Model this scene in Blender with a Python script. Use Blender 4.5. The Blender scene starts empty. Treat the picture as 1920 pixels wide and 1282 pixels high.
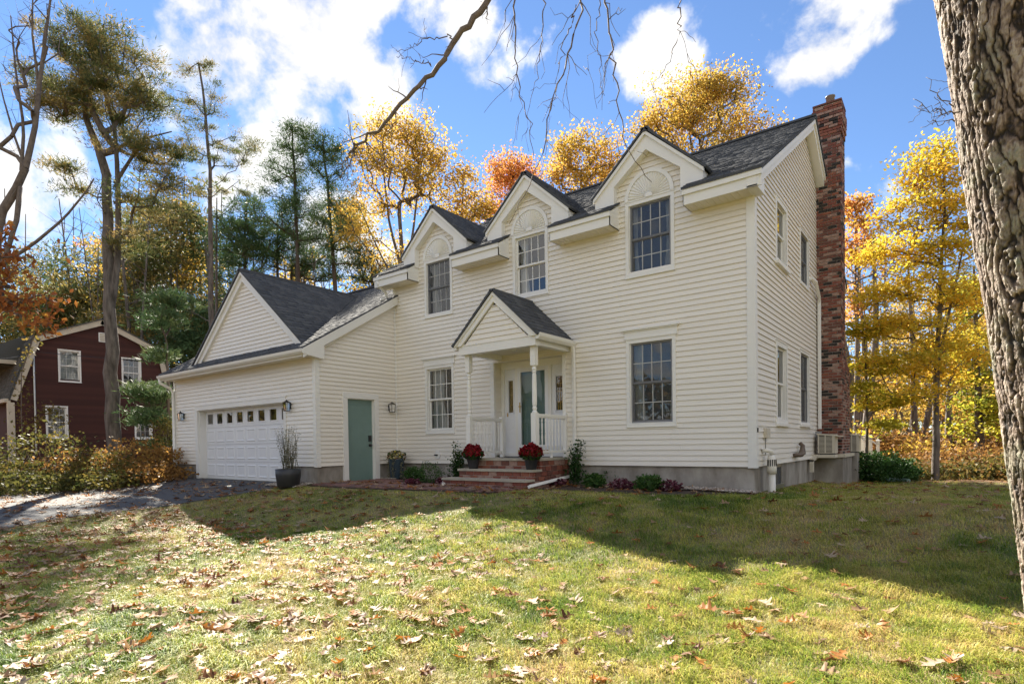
import bpy, math, random
import numpy as np
from mathutils import Vector, Matrix

R = math.radians
rnd = random.Random(7)
rng = np.random.default_rng(11)
scene = bpy.context.scene
COL = scene.collection

# ------------------------------------------------------------------ camera
F_PX, CX, CY = 1085.7, 960.0, 852.5          # in pixels of a 1920 wide picture
YAW, PITCH, ROLL = R(37.24), R(-1.04), R(-0.84)
CAM = np.array([2.79876, -10.85218, 0.46724])


def cam_axes():
    cy, sy = math.cos(YAW), math.sin(YAW)
    f = np.array([-sy, cy, 0.0]); r = np.array([cy, sy, 0.0]); u = np.array([0, 0, 1.0])
    cp, sp = math.cos(PITCH), math.sin(PITCH)
    f2 = f * cp + u * sp; u2 = u * cp - f * sp
    cr, sr = math.cos(ROLL), math.sin(ROLL)
    return r * cr + u2 * sr, u2 * cr - r * sr, f2


AX_R, AX_U, AX_F = cam_axes()
cam_data = bpy.data.cameras.new('camera')
cam = bpy.data.objects.new('camera', cam_data)
COL.objects.link(cam)
m = Matrix.Identity(4)
for i in range(3):
    m[i][0] = AX_R[i]; m[i][1] = AX_U[i]; m[i][2] = -AX_F[i]; m[i][3] = CAM[i]
cam.matrix_world = m
cam_data.sensor_width = 36.0
cam_data.lens = F_PX / 1920 * 36
cam_data.shift_x = (960 - CX) / 1920
cam_data.shift_y = (CY - 641) / 1920
cam_data.clip_start = 0.05
cam_data.clip_end = 3000
scene.camera = cam


def ray(u, v):
    return AX_R * ((u - CX) / F_PX) - AX_U * ((v - CY) / F_PX) + AX_F


def at(u, v, z):
    """point of the place seen at pixel (u, v), z metres in front of the lens"""
    return CAM + ray(u, v) * z


# ------------------------------------------------------------------ light
SUN_AZ, SUN_EL = 61.5, 37.2        # degrees left of the house's depth axis, height
SUN_STRENGTH, SKY_STRENGTH, EXPOSURE = 3.6, 0.10, 2.36
sd = np.array([-math.sin(R(SUN_AZ)) * math.cos(R(SUN_EL)), math.cos(R(SUN_AZ)) * math.cos(R(SUN_EL)), math.sin(R(SUN_EL))])
sun_data = bpy.data.lights.new('sun', 'SUN')
sun_data.energy = SUN_STRENGTH
sun_data.angle = R(0.5)
sun_data.color = (1.0, 0.92, 0.78)
sun = bpy.data.objects.new('sun', sun_data)
COL.objects.link(sun)
sun.rotation_euler = Vector(sd).to_track_quat('Z', 'Y').to_euler()

world = bpy.data.worlds.new('World')
scene.world = world
world.use_nodes = True
wt = world.node_tree
wt.nodes.clear()


def N(t, kind, **kw):
    n = t.nodes.new(kind)
    for k, v in kw.items():
        if k.startswith('_'):
            setattr(n, k[1:], v)
        else:
            n.inputs[k.replace('__', ' ')].default_value = v
    return n


def mathn(t, op, a, b=None, clamp=False):
    n = t.nodes.new('ShaderNodeMath'); n.operation = op; n.use_clamp = clamp
    for i, x in enumerate((a, b)):
        if x is None:
            continue
        if isinstance(x, (int, float)):
            n.inputs[i].default_value = x
        else:
            t.links.new(x, n.inputs[i])
    return n.outputs[0]


def build_world():
    L = wt.links.new
    out = wt.nodes.new('ShaderNodeOutputWorld')
    bg = wt.nodes.new('ShaderNodeBackground')
    bg.inputs['Strength'].default_value = SKY_STRENGTH
    L(bg.outputs[0], out.inputs[0])
    sky = wt.nodes.new('ShaderNodeTexSky')
    sky.sky_type = 'NISHITA'; sky.sun_disc = False
    sky.sun_elevation = R(SUN_EL)
    # in the sky node rotation 0 is +Y and grows towards +X
    sky.sun_rotation = R(-SUN_AZ)
    sky.air_density = 1.0; sky.dust_density = 0.0; sky.ozone_density = 5.0; sky.altitude = 1500
    tc = wt.nodes.new('ShaderNodeTexCoord')
    nrm = wt.nodes.new('ShaderNodeVectorMath'); nrm.operation = 'NORMALIZE'
    L(tc.outputs['Generated'], nrm.inputs[0])
    d = nrm.outputs[0]
    # richer blue
    hs = wt.nodes.new('ShaderNodeHueSaturation'); hs.inputs['Saturation'].default_value = 1.0
    hs.inputs['Value'].default_value = 0.42
    L(sky.outputs[0], hs.inputs['Color'])
    # clouds: puffs at certain headings, plus unseen scattered ones thickened to fill shaded walls
    sep = wt.nodes.new('ShaderNodeSeparateXYZ'); L(d, sep.inputs[0])
    dz = mathn(wt, 'MAXIMUM', sep.outputs[2], 0.06)
    flat = wt.nodes.new('ShaderNodeVectorMath'); flat.operation = 'DIVIDE'
    cmb = wt.nodes.new('ShaderNodeCombineXYZ')
    dz2 = mathn(wt, 'ADD', dz, 0.25)
    for k in range(3):
        L(dz2, cmb.inputs[k])
    L(d, flat.inputs[0]); L(cmb.outputs[0], flat.inputs[1])
    n1 = N(wt, 'ShaderNodeTexNoise', Scale=8.5, Detail=12.0, Roughness=0.58, Distortion=0.15)
    L(d, n1.inputs['Vector'])
    n2 = N(wt, 'ShaderNodeTexNoise', Scale=1.25, Detail=3.0, Roughness=0.5)
    L(flat.outputs[0], n2.inputs['Vector'])
    puffs = [(560, 40, 0.30, 1.0), (420, 95, 0.20, 1.0), (660, 130, 0.2, 0.9), (330, 120, .1, .8), (700, 215, 0.12, 0.9),
             (850, 40, 0.13, 0.8), (500, 300, 0.15, 0.8), (400, 330, 0.12, 0.7), (900, 140, 0.07, .6),
             (1235, 115, 0.095, 1.0), (1265, 80, 0.05, .8), (1545, 110, 0.1, 1.0), (1500, 135, 0.07, 0.9), (1600, 85, .06, .8),
             (1610, -10, 0.15, 0.9), (90, 380, 0.17, 0.8), (230, 430, 0.2, .8), (100, 200, .1, .5), (480, 205, .05, .7), (620, 420, .2, .8), (1640, 420, .15, .5)]
    acc = None
    for (u, v, rad, amp) in puffs:
        c = ray(u, v); c = c / np.linalg.norm(c)
        dist = wt.nodes.new('ShaderNodeVectorMath'); dist.operation = 'DISTANCE'
        L(d, dist.inputs[0]); dist.inputs[1].default_value = c
        mr = wt.nodes.new('ShaderNodeMapRange'); mr.interpolation_type = 'SMOOTHSTEP'
        mr.inputs['From Min'].default_value = rad; mr.inputs['From Max'].default_value = 0.0
        mr.inputs['To Min'].default_value = 0.0; mr.inputs['To Max'].default_value = amp
        L(dist.outputs['Value'], mr.inputs['Value'])
        acc = mr.outputs[0] if acc is None else mathn(wt, 'MAXIMUM', acc, mr.outputs[0])
    # scattered clouds fade out where the listed puffs rule
    fc = ray(900, 250); fc = fc / np.linalg.norm(fc)
    dist = wt.nodes.new('ShaderNodeVectorMath'); dist.operation = 'DISTANCE'
    L(d, dist.inputs[0]); dist.inputs[1].default_value = fc
    mr = wt.nodes.new('ShaderNodeMapRange'); mr.interpolation_type = 'SMOOTHSTEP'
    mr.inputs['From Min'].default_value = 0.8; mr.inputs['From Max'].default_value = 1.15
    L(dist.outputs['Value'], mr.inputs['Value'])
    wide = wt.nodes.new('ShaderNodeMapRange'); wide.interpolation_type = 'SMOOTHSTEP'
    wide.inputs['From Min'].default_value = 0.38; wide.inputs['From Max'].default_value = 0.54
    L(n2.outputs['Fac'], wide.inputs['Value'])
    acc = mathn(wt, 'MAXIMUM', acc, mathn(wt, 'MULTIPLY', wide.outputs[0], mr.outputs[0]))
    dens = mathn(wt, 'ADD', mathn(wt, 'MULTIPLY', acc, 0.46), mathn(wt, 'MULTIPLY', n1.outputs['Fac'], 1.3))
    cov = wt.nodes.new('ShaderNodeMapRange'); cov.interpolation_type = 'SMOOTHSTEP'
    cov.inputs['From Min'].default_value = 0.84; cov.inputs['From Max'].default_value = 1.05
    L(dens, cov.inputs['Value'])
    shade = wt.nodes.new('ShaderNodeMapRange')
    shade.inputs['From Min'].default_value = 0.3; shade.inputs['From Max'].default_value = 0.7
    shade.inputs['To Min'].default_value = 0.82; shade.inputs['To Max'].default_value = 1.1
    L(n1.outputs['Fac'], shade.inputs['Value'])
    cc = wt.nodes.new('ShaderNodeVectorMath'); cc.operation = 'SCALE'
    cc.inputs[0].default_value = CLOUD
    L(shade.outputs[0], cc.inputs['Scale'])
    mix = wt.nodes.new('ShaderNodeMix'); mix.data_type = 'RGBA'
    L(cov.outputs[0], mix.inputs[0]); L(hs.outputs[0], mix.inputs[6]); L(cc.outputs[0], mix.inputs[7])
    L(mix.outputs[2], bg.inputs['Color'])


CLOUD = (2.2, 2.18, 2.17)
build_world()
scene.view_settings.view_transform = 'Standard'
scene.view_settings.look = 'None'
scene.view_settings.exposure = EXPOSURE
scene.view_settings.gamma = 1.0
scene.view_settings.use_curve_mapping = False
scene.render.engine = 'CYCLES'
scene.cycles.max_bounces = 8
scene.cycles.transparent_max_bounces = 12
scene.cycles.use_denoising = True
scene.cycles.caustics_reflective = False
scene.cycles.caustics_refractive = False


# ------------------------------------------------------------------ materials
def base_mat(name):
    mt = bpy.data.materials.new(name); mt.use_nodes = True
    t = mt.node_tree
    b = t.nodes['Principled BSDF']
    return mt, t, b


def ramp(t, fac, stops):
    r = t.nodes.new('ShaderNodeValToRGB')
    e = r.color_ramp.elements
    while len(e) < len(stops):
        e.new(0.5)
    for i, (p, c) in enumerate(stops):
        e[i].position = p; e[i].color = (*c, 1)
    t.links.new(fac, r.inputs[0])
    return r.outputs[0]


def noise_fac(t, scale, detail=4.0, rough=0.55, coord='Object', stretch=None):
    tc = t.nodes.new('ShaderNodeTexCoord')
    v = tc.outputs[coord]
    if coord == 'Position':
        v = t.nodes.new('ShaderNodeNewGeometry').outputs['Position']
    if stretch:
        mp = t.nodes.new('ShaderNodeMapping'); mp.inputs['Scale'].default_value = stretch
        t.links.new(v, mp.inputs['Vector']); v = mp.outputs[0]
    n = N(t, 'ShaderNodeTexNoise', Scale=scale, Detail=detail, Roughness=rough)
    t.links.new(v, n.inputs['Vector'])
    return n.outputs['Fac']


def world_noise(t, scale, detail=4.0, rough=0.55, stretch=None):
    g = t.nodes.new('ShaderNodeNewGeometry'); v = g.outputs['Position']
    if stretch:
        mp = t.nodes.new('ShaderNodeMapping'); mp.inputs['Scale'].default_value = stretch
        t.links.new(v, mp.inputs['Vector']); v = mp.outputs[0]
    n = N(t, 'ShaderNodeTexNoise', Scale=scale, Detail=detail, Roughness=rough)
    t.links.new(v, n.inputs['Vector'])
    return n.outputs['Fac']


def bump(t, b, fac, strength=0.3, dist=0.01):
    bp = N(t, 'ShaderNodeBump', Strength=strength, Distance=dist)
    t.links.new(fac, bp.inputs['Height'])
    t.links.new(bp.outputs[0], b.inputs['Normal'])


def mottled(name, c1, c2, scale=3.0, rough=0.6, bstr=0.15, bscale=60.0, bdist=0.004, stretch=None, spec=0.5, detail=5.0):
    mt, t, b = base_mat(name)
    f = world_noise(t, scale, detail, 0.6, stretch)
    t.links.new(ramp(t, f, [(0.3, c1), (0.7, c2)]), b.inputs['Base Color'])
    b.inputs['Roughness'].default_value = rough
    b.inputs['Specular IOR Level'].default_value = spec
    if bstr:
        bump(t, b, world_noise(t, bscale, 3.0), bstr, bdist)
    return mt


def leaf_mat(name, stops, trans=0.6, rough=0.6):
    """leaf colours by the per-leaf tint, part of the light passes through"""
    mt, t, b = base_mat(name)
    a = t.nodes.new('ShaderNodeAttribute'); a.attribute_name = 'tint'
    col = ramp(t, a.outputs['Fac'], stops)
    t.links.new(col, b.inputs['Base Color'])
    b.inputs['Roughness'].default_value = rough
    b.inputs['Specular IOR Level'].default_value = 0.25
    tr = t.nodes.new('ShaderNodeBsdfTranslucent')
    t.links.new(col, tr.inputs['Color'])
    mx = t.nodes.new('ShaderNodeMixShader'); mx.inputs[0].default_value = trans
    out = t.nodes['Material Output']
    t.links.new(b.outputs[0], mx.inputs[1]); t.links.new(tr.outputs[0], mx.inputs[2])
    t.links.new(mx.outputs[0], out.inputs[0])
    return mt


def tinted(name, stops, rough=0.8, scale=40, bstr=0.2, bdist=0.004, extra=0.25, spec=0.4):
    """colour from the per-piece tint with some fine grain"""
    mt, t, b = base_mat(name)
    a = t.nodes.new('ShaderNodeAttribute'); a.attribute_name = 'tint'
    f = world_noise(t, scale, 4.0)
    fac = mathn(t, 'ADD', mathn(t, 'MULTIPLY', a.outputs['Fac'], 1 - extra), mathn(t, 'MULTIPLY', f, extra))
    t.links.new(ramp(t, fac, stops), b.inputs['Base Color'])
    b.inputs['Roughness'].default_value = rough
    b.inputs['Specular IOR Level'].default_value = spec
    bump(t, b, f, bstr, bdist)
    return mt


M = {}
M['siding'] = mottled('cream_vinyl', (0.79, 0.745, 0.67), (0.86, 0.82, 0.748), 0.9, 0.42, 0.12, 9.0, 0.004, (0.4, 0.4, 14))
M['trim'] = mottled('white_trim', (0.80, 0.79, 0.755), (0.84, 0.83, 0.80), 2.0, 0.45, 0.05, 40)
M['door_white'] = mottled('white_enamel', (0.78, 0.79, 0.82), (0.82, 0.83, 0.86), 1.5, 0.38, 0.05, 60)
M['soffit'] = mottled('cream_soffit', (0.74, 0.69, 0.58), (0.78, 0.73, 0.62), 2.0, 0.5, 0.05, 40)
M['green_door'] = mottled('sage_green_paint', (0.17, 0.26, 0.235), (0.19, 0.285, 0.26), 3.0, 0.4, 0.06, 90)
M['concrete'] = mottled('weathered_concrete', (0.17, 0.145, 0.12), (0.46, 0.425, 0.375), 2.3, 0.85, 0.35, 45, 0.006, (1, 1, .5), detail=12)
M['slab'] = mottled('stone_tread', (0.33, 0.30, 0.24), (0.46, 0.42, 0.34), 5.0, 0.8, 0.3, 60, 0.004)
M['mortar'] = mottled('grey_mortar', (0.46, 0.42, 0.38), (0.62, 0.58, 0.53), 9.0, 0.9, 0.4, 120, 0.004)
M['black'] = mottled('black_metal', (0.012, 0.012, 0.013), (0.02, 0.02, 0.022), 8, 0.4, 0.0)
M['pot'] = mottled('dark_pot', (0.022, 0.023, 0.026), (0.035, 0.036, 0.04), 6, 0.45, 0.1, 40)
M['blue_pot'] = mottled('blue_grey_pot', (0.03, 0.05, 0.07), (0.055, 0.085, 0.11), 8, 0.25, 0.1, 40)
M['soil'] = mottled('dark_soil', (0.02, 0.014, 0.01), (0.05, 0.035, 0.025), 20, 0.95, 0.6, 60, 0.01)
M['grey_frame'] = mottled('grey_screen_frame', (0.23, 0.23, 0.24), (0.27, 0.27, 0.28), 4, 0.5, 0.0)
M['room_shade'] = mottled('dim_room_shade', (0.05, 0.046, 0.042), (0.10, 0.092, 0.084), 2.0, 0.9, 0.0)  # dark colour stands in for unlit interiors behind glass
M['curtain'] = mottled('pale_curtain', (0.62, 0.60, 0.57), (0.78, 0.76, 0.72), 3, 0.9, 0.0, stretch=(9, 9, .3))
M['pvc'] = mottled('white_plastic', (0.72, 0.69, 0.62), (0.80, 0.77, 0.70), 4, 0.35, 0.04, 30)
M['ac'] = mottled('beige_casing', (0.58, 0.53, 0.43), (0.66, 0.61, 0.50), 5, 0.5, 0.05, 40)
M['bronze'] = mottled('bronze_louvre', (0.12, 0.085, 0.06), (0.16, 0.115, 0.08), 5, 0.5, 0.0)
M['brass'] = mottled('brass', (0.45, 0.30, 0.10), (0.55, 0.38, 0.14), 5, 0.3, 0.0)
M['brass'].node_tree.nodes['Principled BSDF'].inputs['Metallic'].default_value = 0.9
M['oakwood'] = mottled('oak_sill', (0.45, 0.28, 0.11), (0.55, 0.36, 0.15), 12, 0.5, 0.1, 50)
M['steel'] = mottled('galvanised_steel', (0.45, 0.45, 0.45), (0.6, 0.6, 0.6), 8, 0.3, 0.0)
M['steel'].node_tree.nodes['Principled BSDF'].inputs['Metallic'].default_value = 0.9
M['shingle'] = tinted('charcoal_shingles', [(0.0, (0.054, 0.059, 0.070)), (0.5, (0.080, 0.086, 0.099)), (1.0, (0.120, 0.126, 0.138))], 0.85, 160, 0.5, 0.003, 0.4, spec=0.25)
M['redboard'] = tinted('red_brown_boards', [(0.0, (0.045, 0.014, 0.010)), (1.0, (0.078, 0.024, 0.017))], 0.75, 14, 0.2)
M['red_roof'] = tinted('dark_roof', [(0.0, (0.05, 0.052, 0.05)), (1.0, (0.12, 0.12, 0.115))], 0.85, 60, 0.4)
M['cream_trim'] = mottled('cream_fascia', (0.52, 0.45, 0.35), (0.60, 0.53, 0.42), 3, 0.6, 0.05)
M['stone'] = tinted('river_stones', [(0.0, (0.13, 0.10, 0.08)), (0.5, (0.36, 0.30, 0.25)), (1.0, (0.62, 0.58, 0.52))], 0.7, 50, 0.2)
BR = [('red', (0.16, 0.048, 0.032), (0.25, 0.08, 0.055)), ('orange', (0.21, 0.070, 0.042), (0.30, 0.11, 0.068)),
      ('brown', (0.11, 0.045, 0.034), (0.18, 0.070, 0.052)), ('black', (0.018, 0.014, 0.013), (0.04, 0.030, 0.027)),
      ('pale', (0.24, 0.13, 0.10), (0.40, 0.27, 0.22))]
for n, c1, c2 in BR:
    M['brick_' + n] = mottled('brick_' + n, c1, c2, 14.0, 0.85, 0.5, 90, 0.005)
M['paver'] = mottled('brick_paver', (0.17, 0.085, 0.07), (0.27, 0.14, 0.115), 9.0, 0.85, 0.4, 60, 0.004)
M['paver_dark'] = mottled('dark_paver', (0.12, 0.075, 0.07), (0.20, 0.12, 0.11), 9.0, 0.85, 0.4, 60, 0.004)
M['asphalt'] = mottled('worn_asphalt', (0.048, 0.049, 0.054), (0.080, 0.080, 0.084), 1.2, 0.85, 0.35, 160, 0.004, detail=6)
M['litter'] = mottled('mulch', (0.030, 0.019, 0.013), (0.085, 0.055, 0.038), 16.0, 0.95, 0.8, 50, 0.02)
M['bark_grey'] = mottled('grey_bark', (0.050, 0.040, 0.034), (0.20, 0.170, 0.150), 9.0, 0.9, 0.7, 14, 0.03, (1, 1, .22))
M['bark_brown'] = mottled('brown_bark', (0.050, 0.037, 0.029), (0.115, 0.088, 0.070), 5.0, 0.9, 0.7, 14, 0.03, (1, 1, .22))
M['twig'] = mottled('twig_bark', (0.10, 0.075, 0.060), (0.19, 0.150, 0.125), 9.0, 0.85, 0.4, 40, 0.004)
GOLD = [(0.0, (0.24, 0.22, 0.06)), (0.35, (0.47, 0.34, 0.065)), (0.7, (0.62, 0.40, 0.075)), (1.0, (0.56, 0.28, 0.075))]
YEL = [(0.0, (0.40, 0.40, 0.06)), (0.4, (0.68, 0.52, 0.055)), (0.75, (0.80, 0.54, 0.055)), (1.0, (0.70, 0.37, 0.055))]
LIME = [(0.0, (0.16, 0.22, 0.03)), (0.5, (0.42, 0.40, 0.04)), (1.0, (0.68, 0.50, 0.05))]
ORG = [(0.0, (0.46, 0.32, 0.07)), (0.5, (0.66, 0.32, 0.09)), (1.0, (0.60, 0.20, 0.08))]
PINE = [(0.0, (0.045, 0.095, 0.040)), (0.6, (0.085, 0.145, 0.055)), (1.0, (0.16, 0.19, 0.075))]
RUST = [(0.0, (0.05, 0.095, 0.035)), (0.4, (0.12, 0.145, 0.05)), (0.7, (0.31, 0.245, 0.085)), (1.0, (0.54, 0.36, 0.125))]
BRAM = [(0.0, (0.04, 0.058, 0.018)), (0.45, (0.13, 0.12, 0.03)), (0.75, (0.24, 0.165, 0.04)), (1.0, (0.18, 0.08, 0.04))]
OAKO = [(0.0, (0.22, 0.07, 0.03)), (0.5, (0.40, 0.14, 0.04)), (1.0, (0.54, 0.27, 0.05))]
GRN = [(0.0, (0.02, 0.055, 0.012)), (0.6, (0.045, 0.11, 0.022)), (1.0, (0.10, 0.18, 0.04))]
M['gold'] = leaf_mat('golden_leaves', GOLD); M['yellow'] = leaf_mat('yellow_leaves', YEL, .55); M['lime'] = leaf_mat('yellow_green_leaves', LIME)
M['orange'] = leaf_mat('orange_leaves', ORG); M['pine'] = leaf_mat('dark_needles', PINE, .25); M['rust'] = leaf_mat('browning_needles', RUST, .4)
M['bramble'] = leaf_mat('bramble_leaves', BRAM, .45); M['oak_orange'] = leaf_mat('orange_oak_leaves', OAKO, .5)
M['undergrowth'] = leaf_mat('undergrowth_leaves', [(0.0, (0.07, 0.04, 0.018)), (0.45, (0.24, 0.12, 0.035)), (0.8, (0.40, 0.22, 0.06)), (1.0, (0.36, 0.27, 0.07))], .45)
M['green'] = leaf_mat('green_foliage', GRN, .3)
M['heuchera'] = leaf_mat('purple_leaves', [(0.0, (0.05, 0.012, 0.022)), (0.6, (0.14, 0.03, 0.05)), (1.0, (0.34, 0.20, 0.22))], .25)
M['mum'] = leaf_mat('dark_red_petals', [(0.0, (0.10, 0.004, 0.008)), (0.6, (0.24, 0.008, 0.014)), (1.0, (0.36, 0.022, 0.026))], .25)
M['pansy'] = leaf_mat('mixed_petals', [(0.0, (0.05, 0.09, 0.03)), (0.45, (0.10, 0.14, 0.04)), (0.5, (0.62, 0.50, 0.08)), (0.75, (0.72, 0.66, 0.42)), (1.0, (0.30, 0.07, 0.05))], .3)
M['grey_stem'] = leaf_mat('grey_green_stems', [(0.0, (0.12, 0.11, 0.07)), (1.0, (0.25, 0.25, 0.16))], .3)
M['grass'] = leaf_mat('grass_blades', [(0.0, (0.085, 0.165, 0.022)), (0.25, (0.20, 0.28, 0.038)), (0.5, (0.41, 0.42, 0.075)), (0.78, (0.56, 0.46, 0.155)), (1.0, (0.54, 0.36, 0.17))], .38, .5)
LEAFC = {'pale': ((0.34, 0.25, 0.17), (0.50, 0.39, 0.28)), 'tan': ((0.27, 0.16, 0.085), (0.39, 0.25, 0.135)),
         'orange': ((0.34, 0.125, 0.025), (0.48, 0.20, 0.04)), 'brown': ((0.13, 0.055, 0.025), (0.23, 0.10, 0.045))}
for k, (c1, c2) in LEAFC.items():
    mt, t, b = base_mat(k + '_oak_leaf')
    f = noise_fac(t, 9.0, 5.0)
    col = ramp(t, f, [(0.3, c1), (0.7, c2)])
    t.links.new(col, b.inputs['Base Color']); b.inputs['Roughness'].default_value = 0.55
    tr = t.nodes.new('ShaderNodeBsdfTranslucent'); t.links.new(col, tr.inputs['Color'])
    mx = t.nodes.new('ShaderNodeMixShader'); mx.inputs[0].default_value = 0.3
    t.links.new(b.outputs[0], mx.inputs[1]); t.links.new(tr.outputs[0], mx.inputs[2])
    t.links.new(mx.outputs[0], t.nodes['Material Output'].inputs[0])
    M['leaf_' + k] = mt
M['leaf_mix'] = leaf_mat('mixed_fallen_leaves', [(0.0, (0.13, 0.055, 0.025)), (0.3, (0.36, 0.14, 0.03)), (0.6, (0.33, 0.205, 0.11)), (1.0, (0.45, 0.34, 0.23))], .3)


def glass_mat(name, tint=(0.85, 0.9, 0.92), refl=1.0, base=0.10):
    mt, t, b = base_mat(name)
    t.nodes.remove(b)
    tr = N(t, 'ShaderNodeBsdfTransparent'); tr.inputs[0].default_value = (*tint, 1)
    gl = t.nodes.new('ShaderNodeBsdfGlossy'); gl.inputs['Roughness'].default_value = 0.012
    n = world_noise(t, 1.7, 2.0)
    bp = N(t, 'ShaderNodeBump', Strength=0.06, Distance=0.02); t.links.new(n, bp.inputs['Height'])
    t.links.new(bp.outputs[0], gl.inputs['Normal'])
    lw = N(t, 'ShaderNodeLayerWeight', Blend=0.35)
    f = mathn(t, 'ADD', mathn(t, 'MULTIPLY', lw.outputs['Fresnel'], refl), base, True)
    mx = t.nodes.new('ShaderNodeMixShader')
    t.links.new(f, mx.inputs[0]); t.links.new(tr.outputs[0], mx.inputs[1]); t.links.new(gl.outputs[0], mx.inputs[2])
    t.links.new(mx.outputs[0], t.nodes['Material Output'].inputs[0])
    return mt


M['glass'] = glass_mat('window_glass')
M['door_glass'] = glass_mat('door_glass', refl=.55, base=.03)
mt, t, b = base_mat('insect_mesh')
tr = N(t, 'ShaderNodeBsdfTransparent'); mx = t.nodes.new('ShaderNodeMixShader'); mx.inputs[0].default_value = 0.28
b.inputs['Base Color'].default_value = (0.10, 0.11, 0.125, 1); b.inputs['Roughness'].default_value = 0.7
t.links.new(tr.outputs[0], mx.inputs[1]); t.links.new(b.outputs[0], mx.inputs[2])
t.links.new(mx.outputs[0], t.nodes['Material Output'].inputs[0])
M['mesh'] = mt

# trunk bark of the near oak: ridges, pale scales and lichen
mt, t, b = base_mat('oak_bark')
at_ = t.nodes.new('ShaderNodeAttribute'); at_.attribute_name = 'tint'
n1 = noise_fac(t, 26.0, 6.0, 0.65, 'Object', (1, 1, .45))
n2 = noise_fac(t, 2.6, 4.0, 0.6)
n3 = noise_fac(t, 60.0, 3.0, 0.6)
hgt = mathn(t, 'ADD', mathn(t, 'MULTIPLY', at_.outputs['Fac'], 0.85), mathn(t, 'MULTIPLY', mathn(t, 'SUBTRACT', n1, .5), 0.9))
c0 = ramp(t, hgt, [(0.08, (0.022, 0.015, 0.011)), (0.24, (0.10, 0.068, 0.05)), (0.45, (0.235, 0.175, 0.138)), (0.75, (0.42, 0.355, 0.30))])  # dark fissures, deepened in colour to stand for groove shade
lich = t.nodes.new('ShaderNodeMapRange'); lich.inputs['From Min'].default_value = 0.52; lich.inputs['From Max'].default_value = 0.64
t.links.new(mathn(t, 'ADD', mathn(t, 'MULTIPLY', n2, 0.8), mathn(t, 'MULTIPLY', n3, 0.22)), lich.inputs['Value'])
lf = mathn(t, 'MULTIPLY', lich.outputs[0], mathn(t, 'MULTIPLY', at_.outputs['Fac'], 0.95, True))
mxc = t.nodes.new('ShaderNodeMix'); mxc.data_type = 'RGBA'
t.links.new(lf, mxc.inputs[0]); t.links.new(c0, mxc.inputs[6])
mxc.inputs[7].default_value = (0.20, 0.215, 0.15, 1)
t.links.new(mxc.outputs[2], b.inputs['Base Color']); b.inputs['Roughness'].default_value = 0.75
bump(t, b, mathn(t, 'ADD', n1, n3), 0.8, 0.012)
M['oak_bark'] = mt

# ground: short turf under the blades, leaf litter under the woods
mt, t, b = base_mat('ground_cover')
f1 = world_noise(t, 0.9, 5.0); f2 = world_noise(t, 40.0, 4.0)
turf = ramp(t, mathn(t, 'ADD', mathn(t, 'MULTIPLY', f1, .6), mathn(t, 'MULTIPLY', f2, .4)), [(0.35, (0.085, 0.10, 0.03)), (0.5, (0.18, 0.155, 0.06)), (0.65, (0.28, 0.20, 0.10))])  # turf darker than the blades, shade between them put in colour
lit = ramp(t, world_noise(t, 9.0, 6.0, .7), [(0.3, (0.04, 0.022, 0.012)), (0.5, (0.14, 0.07, 0.025)), (0.7, (0.26, 0.14, 0.05))])
at_ = t.nodes.new('ShaderNodeAttribute'); at_.attribute_name = 'tint'
mxc = t.nodes.new('ShaderNodeMix'); mxc.data_type = 'RGBA'
t.links.new(at_.outputs['Fac'], mxc.inputs[0]); t.links.new(turf, mxc.inputs[6]); t.links.new(lit, mxc.inputs[7])
t.links.new(mxc.outputs[2], b.inputs['Base Color']); b.inputs['Roughness'].default_value = 0.95
bump(t, b, f2, 0.6, 0.03)
M['ground'] = mt


# ------------------------------------------------------------------ helpers
def tag(o, label=None, cat=None, group=None, kind=None):
    if label: o['label'] = label
    if cat: o['category'] = cat
    if group: o['group'] = group
    if kind: o['kind'] = kind
    return o


def empty(name, loc=(0, 0, 0)):
    o = bpy.data.objects.new(name, None)
    o.empty_display_size = 0.2
    COL.objects.link(o)
    o.location = loc
    return o


def link(name, me, parent=None):
    o = bpy.data.objects.new(name, me)
    COL.objects.link(o)
    if parent is not None:
        o.parent = parent
    return o


ROOTLOC = {}


def thing(name, label, cat, loc=(0, 0, 0), group=None):
    o = empty(name, loc); tag(o, label, cat, group)
    return o


def np_mesh(name, verts, faces, mats, tint=None, fmat=None, smooth=False):
    """verts (n,3); faces = (n,k) array or list of such arrays"""
    me = bpy.data.meshes.new(name)
    verts = np.asarray(verts, dtype=np.float32)
    if not isinstance(faces, (list, tuple)):
        faces = [faces]
    faces = [np.asarray(f, dtype=np.int32) for f in faces if len(f)]
    nl = sum(f.size for f in faces); nf = sum(len(f) for f in faces)
    me.vertices.add(len(verts)); me.vertices.foreach_set('co', verts.ravel())
    me.loops.add(nl); me.polygons.add(nf)
    me.loops.foreach_set('vertex_index', np.concatenate([f.ravel() for f in faces]))
    tot = np.concatenate([np.full(len(f), f.shape[1], dtype=np.int32) for f in faces])
    me.polygons.foreach_set('loop_start', np.concatenate([[0], np.cumsum(tot)[:-1]]).astype(np.int32))
    me.polygons.foreach_set('loop_total', tot)
    for mm in (mats if isinstance(mats, (list, tuple)) else [mats]):
        me.materials.append(mm)
    if fmat is not None:
        me.polygons.foreach_set('material_index', np.asarray(fmat, dtype=np.int32))
    if smooth:
        me.polygons.foreach_set('use_smooth', np.ones(nf, dtype=bool))
    if tint is not None:
        a = me.attributes.new('tint', 'FLOAT', 'POINT')
        a.data.foreach_set('value', np.asarray(tint, dtype=np.float32))
    me.update(calc_edges=True)
    return me


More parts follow.
